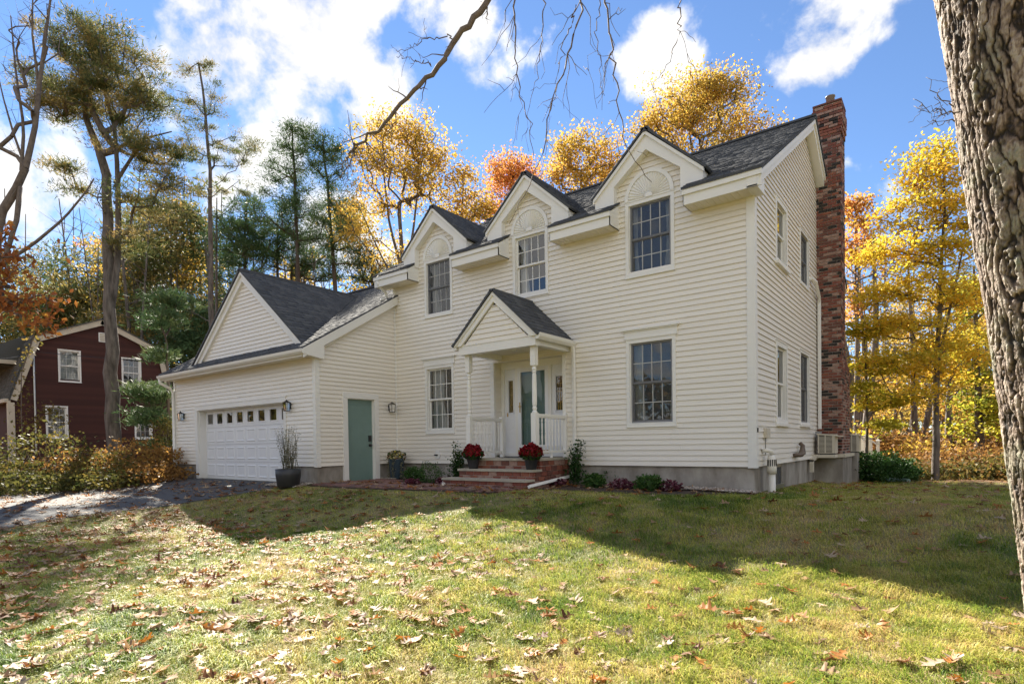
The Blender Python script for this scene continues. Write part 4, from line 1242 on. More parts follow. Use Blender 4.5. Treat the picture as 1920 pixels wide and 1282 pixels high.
for r_ in range(rows):
    z = .1 + r_ * HB; corb = 0
    if r_ >= rows - 10: corb = min(.05, .02 * ((r_ - rows + 10) // 2 + 1))
    if r_ >= rows - 2: corb = .03
    x = (-.06 if r_ % 2 else .045)
    cells = []
    xx = CHX + corb
    full = True
    first = .094 if r_ % 2 else .204
    while xx > -.025 - corb:
        wd = first if xx == CHX + corb else .204
        cells.append((max(xx - wd, -.03 - corb), xx)); xx -= wd
    for (a, b_) in cells:
        if b_ - a < .02: continue
        n = rnd.choice(variants)
        if cnt < 300 and b_ - a > .15:
            o = link('brick', (bm_front if b_ - a > .15 else bm_half)[n], chim); o.location = ((a + b_) / 2, CH0 - corb + rnd.uniform(-.002, .003), z); cnt += 1
        else:
            rest[n].box(a + .007, b_ - .007, CH0 - corb - .010 + rnd.uniform(-.002, .003), CH0 + .05, z + .006, z + HB - .006)
    yend = (CH1 if z > 2.3 else CH2) + corb
    y = CH0 - corb + (.0 if r_ % 2 else -.10)
    while y < yend:
        a, b_ = max(y, CH0 - corb + .0), min(y + .204, yend)
        if b_ - a > .04:
            rest[rnd.choice(variants)].box(CHX - .05, CHX + corb + rnd.uniform(-.003, .003), a + .007 if a > CH0 - corb else a - .009, b_ - .007, z + .008, z + HB - .008)
        y += .204
for n, mb in rest.items():
    o = mb.build('brick_' + {'red': 'courses', 'orange': 'orange_courses', 'brown': 'brown_courses', 'black': 'dark_courses', 'pale': 'pale_courses'}[n], 'brick_' + n, chim); o['kind'] = 'stuff'
k = MB(); k.box(-.06, CHX + .03, CH0 - .03, CH1 + .03, 9.0, 9.04); k.build('crown', 'brick_brown', chim)
k = MB(); k.lathe((.3, CH0 + .3, 9.06), [(.1, 0), (.1, .24), (.115, .24), (.115, .26), (.0, .30)], 18); k.build('flue_cap', 'grey_frame', chim, True)
k = MB(); k.hexa([(CHX - .58, CH1 - .02, 2.29), (CHX + .004, CH1 - .02, 2.29), (CHX + .004, CH2, 2.29), (CHX - .58, CH2, 2.29), (CHX - .58, CH1 - .02, 2.62), (CHX + .004, CH1 - .02, 2.62), (CHX + .004, CH1 + .02, 2.62), (CHX - .58, CH1 + .02, 2.62)])
k.build('shoulder', 'brick_brown', chim)
k = MB(); k.box(-.05, .60, 5.86, 7.52, -1.4, .02); hp('chimney_footing', k, 'concrete')
k = MB(); k.box(-.0, .66, 5.80, 7.56, .02, .10); hp('footing_cap', k, 'ac')
k = MB(); k.hexa([(.02, 4.85, -.32), (.1, 4.85, -.32), (.1, 4.95, -.32), (.02, 4.95, -.32), (.02, 4.85, -.02), (.1, 4.85, -.02), (.1, 4.95, -.02), (.02, 4.95, -.02)])
k.hexa([(.02, 4.85, -.06), (.1, 4.85, -.06), (.1, 5.80, .02), (.02, 5.80, .02), (.02, 4.85, .02), (.1, 4.85, .02), (.1, 5.80, .1), (.02, 5.80, .1)]); hp('conduit_cover', k, 'ac')
# corner board by the chimney, cable run
k = MB(); k.tube([(.05, 4.95, 4.42), (.12, 5.2, 4.36), (.1, 5.75, 4.1), (.08, 5.86, 3.98), (.08, 5.86, .75)], .045, 6); hp('line_cover', k, 'trim')
k = MB(); k.box(.012, .14, 5.62, 5.80, .45, .68); hp('electric_box', k, 'grey_frame')
for i in range(3):
    k = MB(); k.tube([(.08, 5.68 + i * .04, .46), (.12 + .03 * i, 5.66, .25), (.2, 5.72 + .03 * i, .16)], .014, 6); hp('cable', k, 'black')


def aircon(x0, x1, y0, y1, z0, label):
    h = .50
    t_ = thing('heat_pump', label, 'air conditioner', (x0, y0, z0))
    k = MB(); k.box(.012, x1 - x0, .012, y1 - y0, .03, h); k.build('casing', 'ac', t_)
    k = MB(); k.hexa([(-.01, -.02, h), (x1 - x0 + .12, -.02, h - .06), (x1 - x0 + .12, y1 - y0 + .02, h - .06), (-.01, y1 - y0 + .02, h), (-.01, -.02, h + .03), (x1 - x0 + .12, -.02, h - .035), (x1 - x0 + .12, y1 - y0 + .02, h - .035), (-.01, y1 - y0 + .02, h + .03)]); k.build('hood', 'ac', t_)
    W_ = x1 - x0 - .06
    k = MB(); k.box(.02, .02 + W_, .004, .011, .05, h - .02); k.build('grille_backing', 'black', t_)
    for i in range(13):
        z = .065 + i * .031
        k = MB(); k.box(.02, .02 + W_, -.004, .004, z, z + .015); k.build('louvre', 'ac', t_)
    k = MB(); k.box(.02, .045, -.008, .006, .03, h); k.box(W_ * .5, W_ * .5 + .025, -.008, .006, .03, h); k.box(W_ - .005, W_ + .05, -.008, .006, .03, h); k.build('grille_frame', 'ac', t_)
    k = MB(); k.box(.05, x1 - x0 - .04, .03, .10, 0, .03); k.box(.05, x1 - x0 - .04, y1 - y0 - .1, y1 - y0 - .03, 0, .03); k.build('foot', 'black', t_)


aircon(.10, .50, 5.36, 5.80, .10, 'beige louvred air conditioner standing before the brick chimney foot')
aircon(.44, .76, 7.62, 8.02, .10, 'beige air conditioner half hidden behind the far side of chimney')
k = MB(); k.box(.0, .5, 5.30, 5.86, .02, .099); hp('shelf', k, 'ac')
k = MB(); k.box(.1, .72, 7.58, 8.05, -1.2, .099); hp('shelf', k, 'concrete')
# vent pipe, gas regulator, boxes and basement window on the right wall
k = MB(); k.lathe((.16, .50, -1.0), [(.066, 0), (.066, .86)], 18); vp = hp('vent_pipe', k, 'pvc', smooth=True)
k = MB(); k.lathe((.16, .50, -.14), [(.084, 0), (.084, .10), (.074, .28), (.05, .34)], 18); k.tube([(.16, .5, .2), (.16, .47, .27), (.10, .42, .29), (.02, .40, .28)], .042, 10); k.build('vent_cap', 'pvc', vp, True)
k = MB()
for i in range(7):
    th = -2.4 + i * .42; c_, s_ = math.cos(th), math.sin(th)
    p = np.array([.16 + .078 * c_, .5 + .078 * s_, 0])
    k.tube([p + [0, 0, .0], p + [.004 * -c_, .004 * -s_, .12]], .011, 4)
k.build('vent_slot', 'black', vp)
k = MB(); k.box(.012, .075, .52, .78, .52, .70); hp('utility_box', k, 'ac')
k = MB(); k.tube([(.03, .6, .53), (.03, .62, .2), (.06, .5, .2)], .006, 5); hp('cable', k, 'black')
k = MB(); k.tube([(.02, 3.0, .14), (.11, 3.05, .14), (.12, 3.3, .15), (.12, 3.45, .18), (.12, 3.5, .34), (.06, 3.52, .40)], [.04, .045, .06, .075, .05, .04], 10); hp('gas_regulator', k, 'bronze', smooth=True)
BW = RW(-.035)
k = MB(); wbox(k, BW, 1.30, 1.38, -.42, -.02, -.02, .015); wbox(k, BW, 2.06, 2.14, -.42, -.02, -.02, .015); wbox(k, BW, 1.38, 2.06, -.08, -.02, -.02, .015); wbox(k, BW, 1.28, 2.16, -.50, -.42, -.02, .05); wbox(k, BW, 1.70, 1.74, -.42, -.08, -.015, .008)
bw = hp('basement_window', k, 'steel')
for (a, b_) in ((1.38, 1.70), (1.74, 2.06)):
    k = MB(); k.add([BW(a, -.42, .004), BW(b_, -.42, .004), BW(b_, -.08, .004), BW(a, -.08, .004)], [(0, 1, 2, 3)]); k.build('pane', 'mesh', bw)
k = MB(); wbox(k, BW, 1.38, 2.06, -.42, -.08, .0005, .002); k.build('dark_pane_sheet', 'room_shade', bw)  # dark sheet painted as cellar gloom behind the panes
k = MB(); k.lathe((0, 0, 0), [(.10, 0), (.10, .02), (.0, .022)], 20); o = hp('dryer_vent', k, 'trim'); o.location = (-7.86, -.016, .67); o.rotation_euler = (math.pi / 2, 0, 0)
k = MB(); k.tube([(0, 0, .02), (0, .0, .06), (-.07, 0, .065)], .018, 8); k.build('tap', 'black', o)
k = MB(); k.tube([(.03, .04, .62), (.035, .04, .70)], .02, 6); hp('corner_chip', k, 'black')

# ------------------------------------------------------------------ path of brick pavers
k_edges = np.linspace(-9.36, -3.95, 40)
path = draped('brick_path', ([(x, -1.35 - .0 * x) if x > -8.3 else (x, -.62) for x in k_edges], [(x, -2.62 - .22 * float(sm(-5, -8, x))) for x in k_edges]), 'litter', 0.014)
pav = {}
for nm in ('paver', 'paver_dark'):
    k = MB(); k.box(-.098, .098, -.047, .047, -.03, .022); pav[nm] = k.mesh('paver', M[nm])
left_over = MB(); cnt = 0
y = -2.58
row = 0
cells = []
while y < -.7:
    x = -9.32 + (row % 2) * .10
    while x < -3.95:
        lo = -2.60 - .22 * float(sm(-5, -8, x)); hi = -1.40 if x > -8.2 else -.66
        if lo < y - .05 and y + .05 < hi: cells.append((x, y))
        x += .204
    y += .101; row += 1
yy = -2.68
for r2 in range(2):
    x = -9.32 + (r2 % 2) * .1
    while x < -6.5:
        if -2.60 - .22 * float(sm(-5, -8, x)) < yy - .05: cells.append((x, yy))
        x += .204
    yy -= .101
cells.sort(key=lambda c: c[1])
for (x, y) in cells:
    z = float(gz(x, y)) + .012 + rnd.uniform(-.003, .003)
    if cnt < 290:
        o = link('paver', pav[rnd.choice(('paver', 'paver', 'paver_dark'))], path); o.location = (x, y, z); o.rotation_euler = (rnd.uniform(-.015, .015), rnd.uniform(-.015, .015), rnd.uniform(-.015, .015)); cnt += 1
    else:
        left_over.box(x - .098, x + .098, y - .047, y + .047, z - .03, z + .022)
if left_over.v:
    o = left_over.build('pavers', 'paver', path); o['kind'] = 'stuff'


# river stones
def stones(name, n, fx, label):
    """fx() gives a random ground point"""
    V = []; Fq = []; T = []
    ico = [(0, 0, 1), (.9, 0, .3), (.28, .85, .3), (-.73, .53, .3), (-.73, -.53, .3), (.28, -.85, .3), (0, 0, -.6)]
    fi = [(0, 1, 2), (0, 2, 3), (0, 3, 4), (0, 4, 5), (0, 5, 1), (6, 2, 1), (6, 3, 2), (6, 4, 3), (6, 5, 4), (6, 1, 5)]
    for i in range(n):
        x, y = fx(); s_ = rnd.uniform(.016, .038); a = rnd.uniform(0, 6.28); ca, sa = math.cos(a), math.sin(a); sx, sy, sz = s_ * rnd.uniform(.8, 1.5), s_, s_ * rnd.uniform(.5, .8)
        z = float(gz(x, y)) + .018 + sz * .4 + rnd.uniform(0, .02); o_ = len(V); t_ = rnd.random()
        for p in ico:
            X_, Y_ = p[0] * sx, p[1] * sy
            V.append((x + X_ * ca - Y_ * sa, y + X_ * sa + Y_ * ca, z + p[2] * sz)); T.append(t_)
        Fq += [tuple(o_ + j for j in f) for f in fi]
    o = link(name, np_mesh(name, np.array(V), np.array(Fq), M['stone'], np.array(T), smooth=True)); tag(o, kind='stuff'); return o


stones('river_stones', 900, lambda: (rnd.uniform(-10.75, GR - .05), GY - rnd.uniform(.0, .62)), '')
stones('river_stones', 450, lambda: (GR + rnd.uniform(.03, .55), rnd.uniform(-.62, -.1)), '')
stones('river_stones', 1500, lambda: (-2.3 + 2.4 * rnd.random(), -rnd.uniform(.02, .55)), '')

# ------------------------------------------------------------------ plants: builders
def unit(v):
    return v / (np.linalg.norm(v, axis=-1, keepdims=True) + 1e-9)


def frustums(A, B, ra, rb, n=5):
    A = np.asarray(A, float); B = np.asarray(B, float); m_ = len(A)
    d = unit(B - A)
    ref = np.where(np.abs(d[:, 2:3]) < .9, np.array([[0, 0, 1.0]]), np.array([[1.0, 0, 0]]))
    a = unit(np.cross(d, ref)); b_ = np.cross(d, a)
    th = np.arange(n) * 2 * math.pi / n
    ring = a[:, None, :] * np.cos(th)[None, :, None] + b_[:, None, :] * np.sin(th)[None, :, None]
    va = A[:, None, :] + ring * np.asarray(ra)[:, None, None]; vb = B[:, None, :] + ring * np.asarray(rb)[:, None, None]
    v = np.concatenate([va, vb], 1).reshape(-1, 3)
    k = np.arange(n); k1 = (k + 1) % n
    f = np.stack([k, k1, k1 + n, k + n], -1)[None] + (np.arange(m_) * 2 * n)[:, None, None]
    return v, f.reshape(-1, 4)


def leaf_quads(Pn, size, g, flat=0.0, aspect=0.62, droop=0.0, along=None):
    """kite shaped leaves at points Pn; flat 1 lays them level"""
    n = len(Pn)
    nr = g.normal(size=(n, 3)); nr[:, 2] = nr[:, 2] * (1 - flat) + flat * 1.6 * np.sign(nr[:, 2] + 1e-9)
    nr = unit(nr)
    t_ = g.normal(size=(n, 3)) if along is None else along + g.normal(size=(n, 3)) * .35
    u = unit(t_ - (t_ * nr).sum(1, keepdims=True) * nr)
    w_ = np.cross(nr, u)
    s = size * g.uniform(.65, 1.3, size=(n, 1))
    dz = np.zeros((n, 3)); dz[:, 2] = -droop * s[:, 0]
    v = np.stack([Pn - u * s * .5, Pn + w_ * s * aspect * .5 - u * s * .05, Pn + u * s * .5 + dz, Pn - w_ * s * aspect * .5 - u * s * .05], 1)
    f = np.arange(n * 4).reshape(n, 4)
    return v.reshape(-1, 3), f


def skeleton(nodes, radii, targets, g, rtip, up=.25, wig=.08, lenpen=.10):
    """joins every target to the nearest suitable node; returns edges with radii"""
    P = [np.array(p, float) for p in nodes]; par = [-1] + list(range(len(nodes) - 1)); ntr = len(P)
    plen = [0.0] * ntr; cnt = [0] * ntr
    order = np.argsort(np.min(np.linalg.norm(targets[:, None, :] - np.array(nodes)[None], axis=2), axis=1))
    arr = np.zeros((ntr + len(targets) * 4, 3)); arr[:ntr] = np.array(P); pl = np.zeros(len(arr)); k = ntr
    for ti in order:
        t_ = targets[ti]
        d = np.linalg.norm(arr[:k] - t_, axis=1)
        cost = d + .9 * np.maximum(0, arr[:k, 2] - t_[2] + up * d) + lenpen * pl[:k]
        j = int(np.argmin(cost)); a = arr[j]; L_ = d[j]
        steps_ = 1 if L_ < .5 else (2 if L_ < 1.3 else 3)
        prev = j
        for s in range(1, steps_ + 1):
            f = s / steps_
            p = a + (t_ - a) * f
            if s < steps_:
                p = p + g.normal(size=3) * wig * L_ / steps_ ** .5
                p[2] += (-.10 if up > 0 else .05) * L_ * math.sin(math.pi * f)
            arr[k] = p; par.append(prev); pl[k] = pl[prev] + L_ / steps_; cnt.append(0); prev = k; k += 1
        q = prev
        while q >= 0:
            cnt[q] += 1; q = par[q]
    E0, E1, r0, r1 = [], [], [], []
    def rad(i): return rtip * max(cnt[i], 1) ** .48
    for i in range(ntr, k):
        p = par[i]
        E0.append(arr[p]); E1.append(arr[i]); ri = rad(i); rp = min(rad(p), ri * 1.5) if p >= ntr else min(ri * 1.35, radii[p] * .8)
        r0.append(rp); r1.append(ri)
    return np.array(E0), np.array(E1), np.array(r0), np.array(r1), arr[:k]


def blob_points(blobs, z, g, shell=.35):
    """targets inside ellipsoids given by their place in view at depth z"""
    out = []
    for b_ in blobs:
        u, v, ru, rv, n = b_[:5]; dz = b_[5] if len(b_) > 5 else 0.0
        c = at(u, v, z + dz); rx = ru * z / F_PX; rz = rv * z / F_PX
        d = unit(g.normal(size=(n, 3))); r_ = g.uniform(shell, 1, size=(n, 1)) ** .6 * g.uniform(.65, 1.3, size=(n, 1))
        out.append(c + d * r_ * np.array([rx, rx, rz]))
    return np.concatenate(out)


def curve_pts(pts, n):
    pts = np.array(pts, float)
    s = np.concatenate([[0], np.cumsum(np.linalg.norm(np.diff(pts, axis=0), axis=1))])
    q = np.linspace(0, s[-1], n)
    return np.stack([np.interp(q, s, pts[:, i]) for i in range(3)], 1)


def tree(name, label, z, trunk, blobs, mat, bark='bark_brown', leaves=60, size=.15, spread=.55, flat=0.0, squash=.7, r0=.18, r1=.04, rtip=.012, seed=1,
         group=None, stems=None, cat='tree', kind='leaf', tlo=0.0, thi=1.0, up=.25, droop=.0, extra=None, bare=0, base=None):
    g = np.random.default_rng(seed)
    pts = [at(u, v, z + (d[0] if d else 0)) for (u, v, *d) in trunk]
    if base is None:
        pts[0][2] = float(gz(pts[0][0], pts[0][1])) - .1
    nodes = curve_pts(pts, 16); radii = list(np.linspace(r0, r1, 16))
    nodes[1:-1] += g.normal(size=(14, 3)) * np.array([.10, .10, 0]) * r0
    lines = [(nodes, radii)]
    t_ = thing(name, label, cat, tuple(nodes[0]), group)
    base_ = nodes[0].copy()
    targets = blob_points(blobs, z, g)
    E0, E1, a, b_, arr = skeleton(nodes, radii, targets, g, rtip, up)
    V = []; Fq = []; o = 0
    v, f = frustums(E0, E1, a, b_, 5); V.append(v); Fq.append(f); o += len(v)
    mb = MB(); mb.tube([tuple(p) for p in nodes], radii, 10)
    if stems:
        for st_ in stems:
            p2 = curve_pts([at(u, v, z + (d[0] if d else 0)) for (u, v, *d) in st_[0]], 10)
            mb.tube([tuple(p) for p in p2], list(np.linspace(st_[1], st_[2], 10)), 7)
    tv = np.array(mb.v); tf = [q for q in mb.f if len(q) == 4]
    V.append(tv); Fq.append(np.array(tf) + o); o += len(tv)
    if bare:       # fine bare twigs
        tip = targets[g.integers(0, len(targets), bare)]
        d = unit(g.normal(size=(bare, 3)) + [0, 0, .5]); L_ = g.uniform(.3, 1.0, size=(bare, 1)) * spread * 1.6
        v, f = frustums(tip, tip + d * L_, np.full(bare, rtip * .8), np.full(bare, rtip * .25), 3); V.append(v); Fq.append(f + o); o += len(v)
    me = np_mesh('trunk', np.concatenate(V) - base_, np.concatenate(Fq), M[bark], np.full(o, .5), smooth=True)
    link('trunk', me, t_)
    if leaves:
        per = np.maximum(4, (leaves * g.uniform(.25, 1.25, len(targets))).astype(int)); n = int(per.sum())
        ci = np.repeat(np.arange(len(targets)), per)
        off = g.normal(size=(n, 3)) * spread * g.uniform(.6, 1.25, len(targets))[ci][:, None] * np.array([.62, .62, .62 * squash])
        P_ = targets[ci] + off
        ctone = g.uniform(0, 1, len(targets))
        tint = np.clip(.55 * ctone[ci] + .45 * g.uniform(0, 1, n), 0, 1) * (thi - tlo) + tlo
        if kind == 'leaf':
            v, f = leaf_quads(P_, size, g, flat, droop=droop)
        else:       # needles: thin blades fanning from the twig
            al = unit(off + [0, 0, .25])
            v, f = leaf_quads(P_, size, g, 0, aspect=.13 if kind == 'needle' else .2, along=al)
        cm = np_mesh('crown', v - base_, f, M[mat], np.repeat(tint, 4))
        link('crown', cm, t_)
    return t_


# ------------------------------------------------------------------ trees round the house
tree('pine_tree', 'tall twin topped pine with browning needles before the red house', 20.5,
     [(215, 872), (206, 600), (200, 330), (188, 290)],
     [(150, 80, 70, 50, 34), (225, 105, 65, 45, 34), (105, 165, 70, 30, 24), (240, 180, 80, 34, 36), (165, 215, 100, 22, 34), (285, 285, 65, 26, 26), (200, 150, 60, 40, 20), (120, 205, 40, 20, 8), (255, 385, 80, 22, 16), (300, 340, 45, 20, 10), (130, 350, 25, 10, 4), (110, 305, 35, 12, 6), (235, 455, 60, 30, 12)],
     'rust', 'bark_grey', 240, .19, .44, squash=.36, r0=.25, r1=.14, rtip=.010, seed=21, kind='needle', tlo=.0, thi=1.0,
     stems=[([(203, 620), (222, 480), (221, 330), (214, 230), (160, 60)], .13, .03), ([(200, 330), (185, 280), (160, 220), (150, 90)], .16, .03), ([(215, 345), (270, 260), (322, 247)], .07, .02), ([(214, 380), (290, 372), (310, 330)], .06, .02)])
tree('bare_tree', 'leafless many stemmed tree at the left edge against the sky', 15,
     [(-45, 880), (-30, 560), (5, 400), (48, 315)],
     [(70, 60, 45, 70, 26), (30, 120, 40, 70, 18), (95, 30, 40, 40, 16), (10, 260, 40, 60, 12), (60, 190, 35, 50, 12)],
     'gold', 'twig', 0, .1, .5, r0=.16, r1=.085, rtip=.006, seed=5, up=.5, bare=160,
     stems=[([(48, 315), (66, 240), (75, 150), (88, 50), (100, -40)], .075, .02), ([(62, 260), (72, 160), (60, 60), (62, -30)], .05, .012), ([(40, 320), (45, 240), (30, 140), (20, 30)], .045, .012), ([(5, 400), (38, 350), (30, 420), (10, 480), (-20, 560)], .07, .05), ([(0, 497), (60, 460), (120, 410), (165, 355), (176, 335)], .05, .018), ([(48, 315), (25, 250), (5, 180), (-8, 120)], .035, .01)])
tree('pine_tree', 'slender sparse pine rising behind the garage gable', 33,
     [(399, 880), (396, 560), (394, 320), (385, 200), (372, 118)],
     [(372, 135, 30, 22, 10), (385, 190, 45, 30, 14), (330, 185, 35, 12, 8), (400, 255, 70, 25, 22), (455, 265, 25, 22, 8), (430, 300, 45, 15, 12), (350, 290, 40, 18, 10), (445, 350, 35, 18, 8), (370, 350, 40, 20, 8)],
     'rust', 'bark_grey', 150, .20, .38, squash=.38, r0=.22, r1=.05, rtip=.010, seed=22, kind='needle', tlo=.05, thi=.85)
for i, (tr_, bl, lab) in enumerate([
    ([(562, 880), (560, 520), (552, 330), (548, 240)], [(550, 265, 38, 32, 22), (545, 330, 50, 40, 28), (525, 400, 60, 50, 40), (575, 420, 50, 60, 36)], 'green pine with narrow top above the garage ridge, left of twin'),
    ([(632, 880), (628, 520), (612, 330), (605, 250)], [(610, 270, 35, 30, 20), (618, 330, 45, 45, 26), (625, 410, 50, 50, 34), (650, 470, 50, 40, 28)], 'green pine leaning beside the golden maple above the garage'),
    ([(455, 890), (455, 600), (460, 420), (462, 375)], [(460, 410, 50, 35, 34), (440, 450, 60, 45, 46), (480, 470, 60, 40, 40), (430, 520, 50, 30, 24)], 'low dense dark pine just behind the garage roof peak'),
    ([(520, 890), (521, 600), (520, 480), (520, 410)], [(515, 460, 60, 40, 40), (560, 480, 55, 45, 40), (600, 500, 50, 35, 30)], 'bushy dark pine standing behind the garage ridge line'),
    ([(700, 890), (700, 640), (698, 520), (697, 470)], [(690, 505, 45, 35, 28), (720, 520, 30, 25, 14)], 'short dark pine below the golden maple by the eave')]):
    tree('pine_tree', lab, 36 + i * 1.1, tr_, bl, 'pine', 'bark_brown', 150, .28, .55, squash=.55, r0=.22, r1=.05, rtip=.018, seed=30 + i, kind='needle', group='pines behind the garage')
tree('maple_tree', 'golden maple with open branching left of the dormers', 34,
     [(758, 880), (757, 560), (752, 440), (748, 380)],
     [(745, 270, 75, 45, 60), (800, 290, 40, 50, 30), (700, 300, 50, 45, 30), (760, 350, 80, 40, 40), (690, 380, 45, 40, 16), (820, 360, 30, 50, 14), (755, 240, 60, 22, 24), (665, 430, 35, 45, 12), (730, 470, 60, 35, 18)],
     'gold', 'bark_grey', 84, 0.155, .68, r0=.2, r1=.1, rtip=.012, seed=41, squash=.75,
     stems=[([(757, 520), (730, 420), (720, 330), (712, 270)], .1, .03), ([(757, 540), (775, 430), (785, 340), (795, 280)], .1, .03), ([(757, 560), (710, 470), (670, 380)], .07, .02)])
tree('maple_tree', 'thin golden maple between left and middle dormers', 33, [(862, 880), (865, 500), (868, 330)],
     [(868, 335, 26, 28, 14), (880, 390, 40, 35, 30), (850, 430, 40, 40, 18), (905, 400, 30, 30, 16)], 'gold', 'bark_grey', 87, 0.148, .61, r0=.14, r1=.04, seed=42)
tree('maple_tree', 'orange red maple peeking over the middle dormer', 34, [(955, 880), (955, 500), (958, 340)],
     [(955, 325, 42, 30, 34), (935, 360, 35, 35, 24), (985, 335, 25, 35, 18), (960, 400, 40, 40, 22)], 'orange', 'bark_grey', 91, 0.148, .58, r0=.15, r1=.04, seed=43)
tree('maple_tree', 'yellow maple filling the gap between middle and right dormers', 30, [(1085, 880), (1086, 450), (1090, 320)],
     [(1072, 285, 45, 36, 40), (1130, 295, 42, 34, 34), (1060, 330, 40, 30, 24), (1150, 330, 40, 30, 20), (1100, 360, 60, 35, 30)], 'gold', 'bark_grey', 91, 0.133, .58, r0=.16, r1=.05, seed=44, tlo=.15)
tree('maple_tree', 'large golden maple crown rising behind the right dormer', 28, [(1330, 880), (1328, 420), (1318, 300), (1312, 260)],
     [(1290, 180, 65, 40, 50), (1350, 200, 60, 45, 50), (1250, 225, 50, 40, 34), (1310, 250, 90, 35, 44), (1385, 245, 35, 30, 20), (1430, 250, 35, 14, 12), (1215, 240, 28, 26, 14), (1280, 300, 90, 40, 30), (1345, 160, 40, 22, 20)],
     'gold', 'bark_grey', 91, 0.126, .58, r0=.2, r1=.08, rtip=.011, seed=45, squash=.8,
     stems=[([(1325, 380), (1300, 300), (1290, 230), (1285, 180)], .08, .02), ([(1325, 400), (1350, 300), (1360, 230)], .08, .02), ([(1326, 420), (1395, 330), (1425, 260)], .05, .015)])
tree('beech_tree', 'bright yellow layered tree standing on the lawn edge right of chimney', 16.6, [(1754, 904), (1756, 700), (1765, 500), (1772, 380), (1768, 300)],
     [(1750, 330, 55, 40, 30), (1720, 400, 75, 30, 38), (1800, 400, 50, 40, 24), (1690, 470, 80, 22, 36), (1790, 480, 60, 30, 26), (1700, 540, 85, 22, 36), (1800, 560, 60, 30, 24), (1690, 610, 85, 22, 36), (1790, 640, 60, 30, 24), (1700, 680, 85, 22, 30), (1800, 700, 60, 30, 20), (1690, 740, 70, 20, 18), (1640, 560, 30, 20, 8), (1755, 290, 40, 25, 14)],
     'yellow', 'bark_grey', 95, .10, .42, flat=.4, squash=.42, r0=.10, r1=.02, rtip=.0065, seed=51, up=.35,
     stems=[([(1757, 690), (1785, 560), (1805, 470), (1815, 400)], .05, .012)])
tree('beech_tree', 'slim yellow green sapling beside the chimney', 17, [(1624, 890), (1626, 760), (1622, 660), (1618, 590)],
     [(1620, 620, 32, 22, 14), (1640, 690, 45, 20, 20), (1612, 730, 30, 16, 12), (1650, 750, 45, 18, 18), (1640, 800, 45, 16, 14)], 'lime', 'bark_grey', 70, .11, .32, flat=.5, squash=.3, r0=.05, r1=.012, rtip=.005, seed=52, tlo=.3)
tree('maple_tree', 'orange brown tree top seen right behind the chimney', 30, [(1608, 890), (1606, 600), (1604, 420)],
     [(1600, 400, 30, 35, 20), (1610, 470, 35, 40, 26), (1600, 560, 30, 40, 16)], 'orange', 'bark_brown', 60, .2, .55, r0=.14, r1=.03, seed=53, tlo=.0, thi=.7)
tree('maple_tree', 'green and gold tree touching the near trunk on the right', 24, [(1838, 890), (1832, 650), (1826, 500)],
     [(1825, 560, 45, 50, 26), (1810, 650, 45, 40, 24), (1850, 700, 40, 50, 24), (1830, 780, 45, 40, 20), (1870, 780, 40, 60, 20)], 'lime', 'bark_brown', 66, .17, .5, flat=.3, squash=.5, r0=.17, r1=.04, seed=54)
tree('hemlock_tree', 'feathery green young pine between red house and garage', 20, [(318, 880), (316, 760), (312, 640)],
     [(295, 665, 22, 12, 10), (285, 735, 42, 16, 22), (290, 785, 45, 14, 20), (265, 770, 28, 10, 8), (300, 830, 30, 14, 10), (330, 560, 35, 20, 12), (300, 600, 40, 18, 14)], 'pine', 'bark_brown', 130, .24, .36, squash=.35, r0=.08, r1=.03, rtip=.008, seed=55, kind='needle', tlo=.25)
tree('oak_tree', 'young oak with orange leaves hanging in at the left edge', 9.5, [(-190, 960), (-180, 650), (-120, 540), (-40, 520)],
     [(20, 500, 45, 45, 26), (60, 560, 45, 25, 18), (10, 585, 40, 35, 16), (75, 610, 30, 20, 8), (-30, 470, 50, 60, 16), (0, 440, 25, 20, 6)], 'oak_orange', 'twig', 12, .105, .2, r0=.11, r1=.05, rtip=.006, seed=56, droop=.15, up=0)
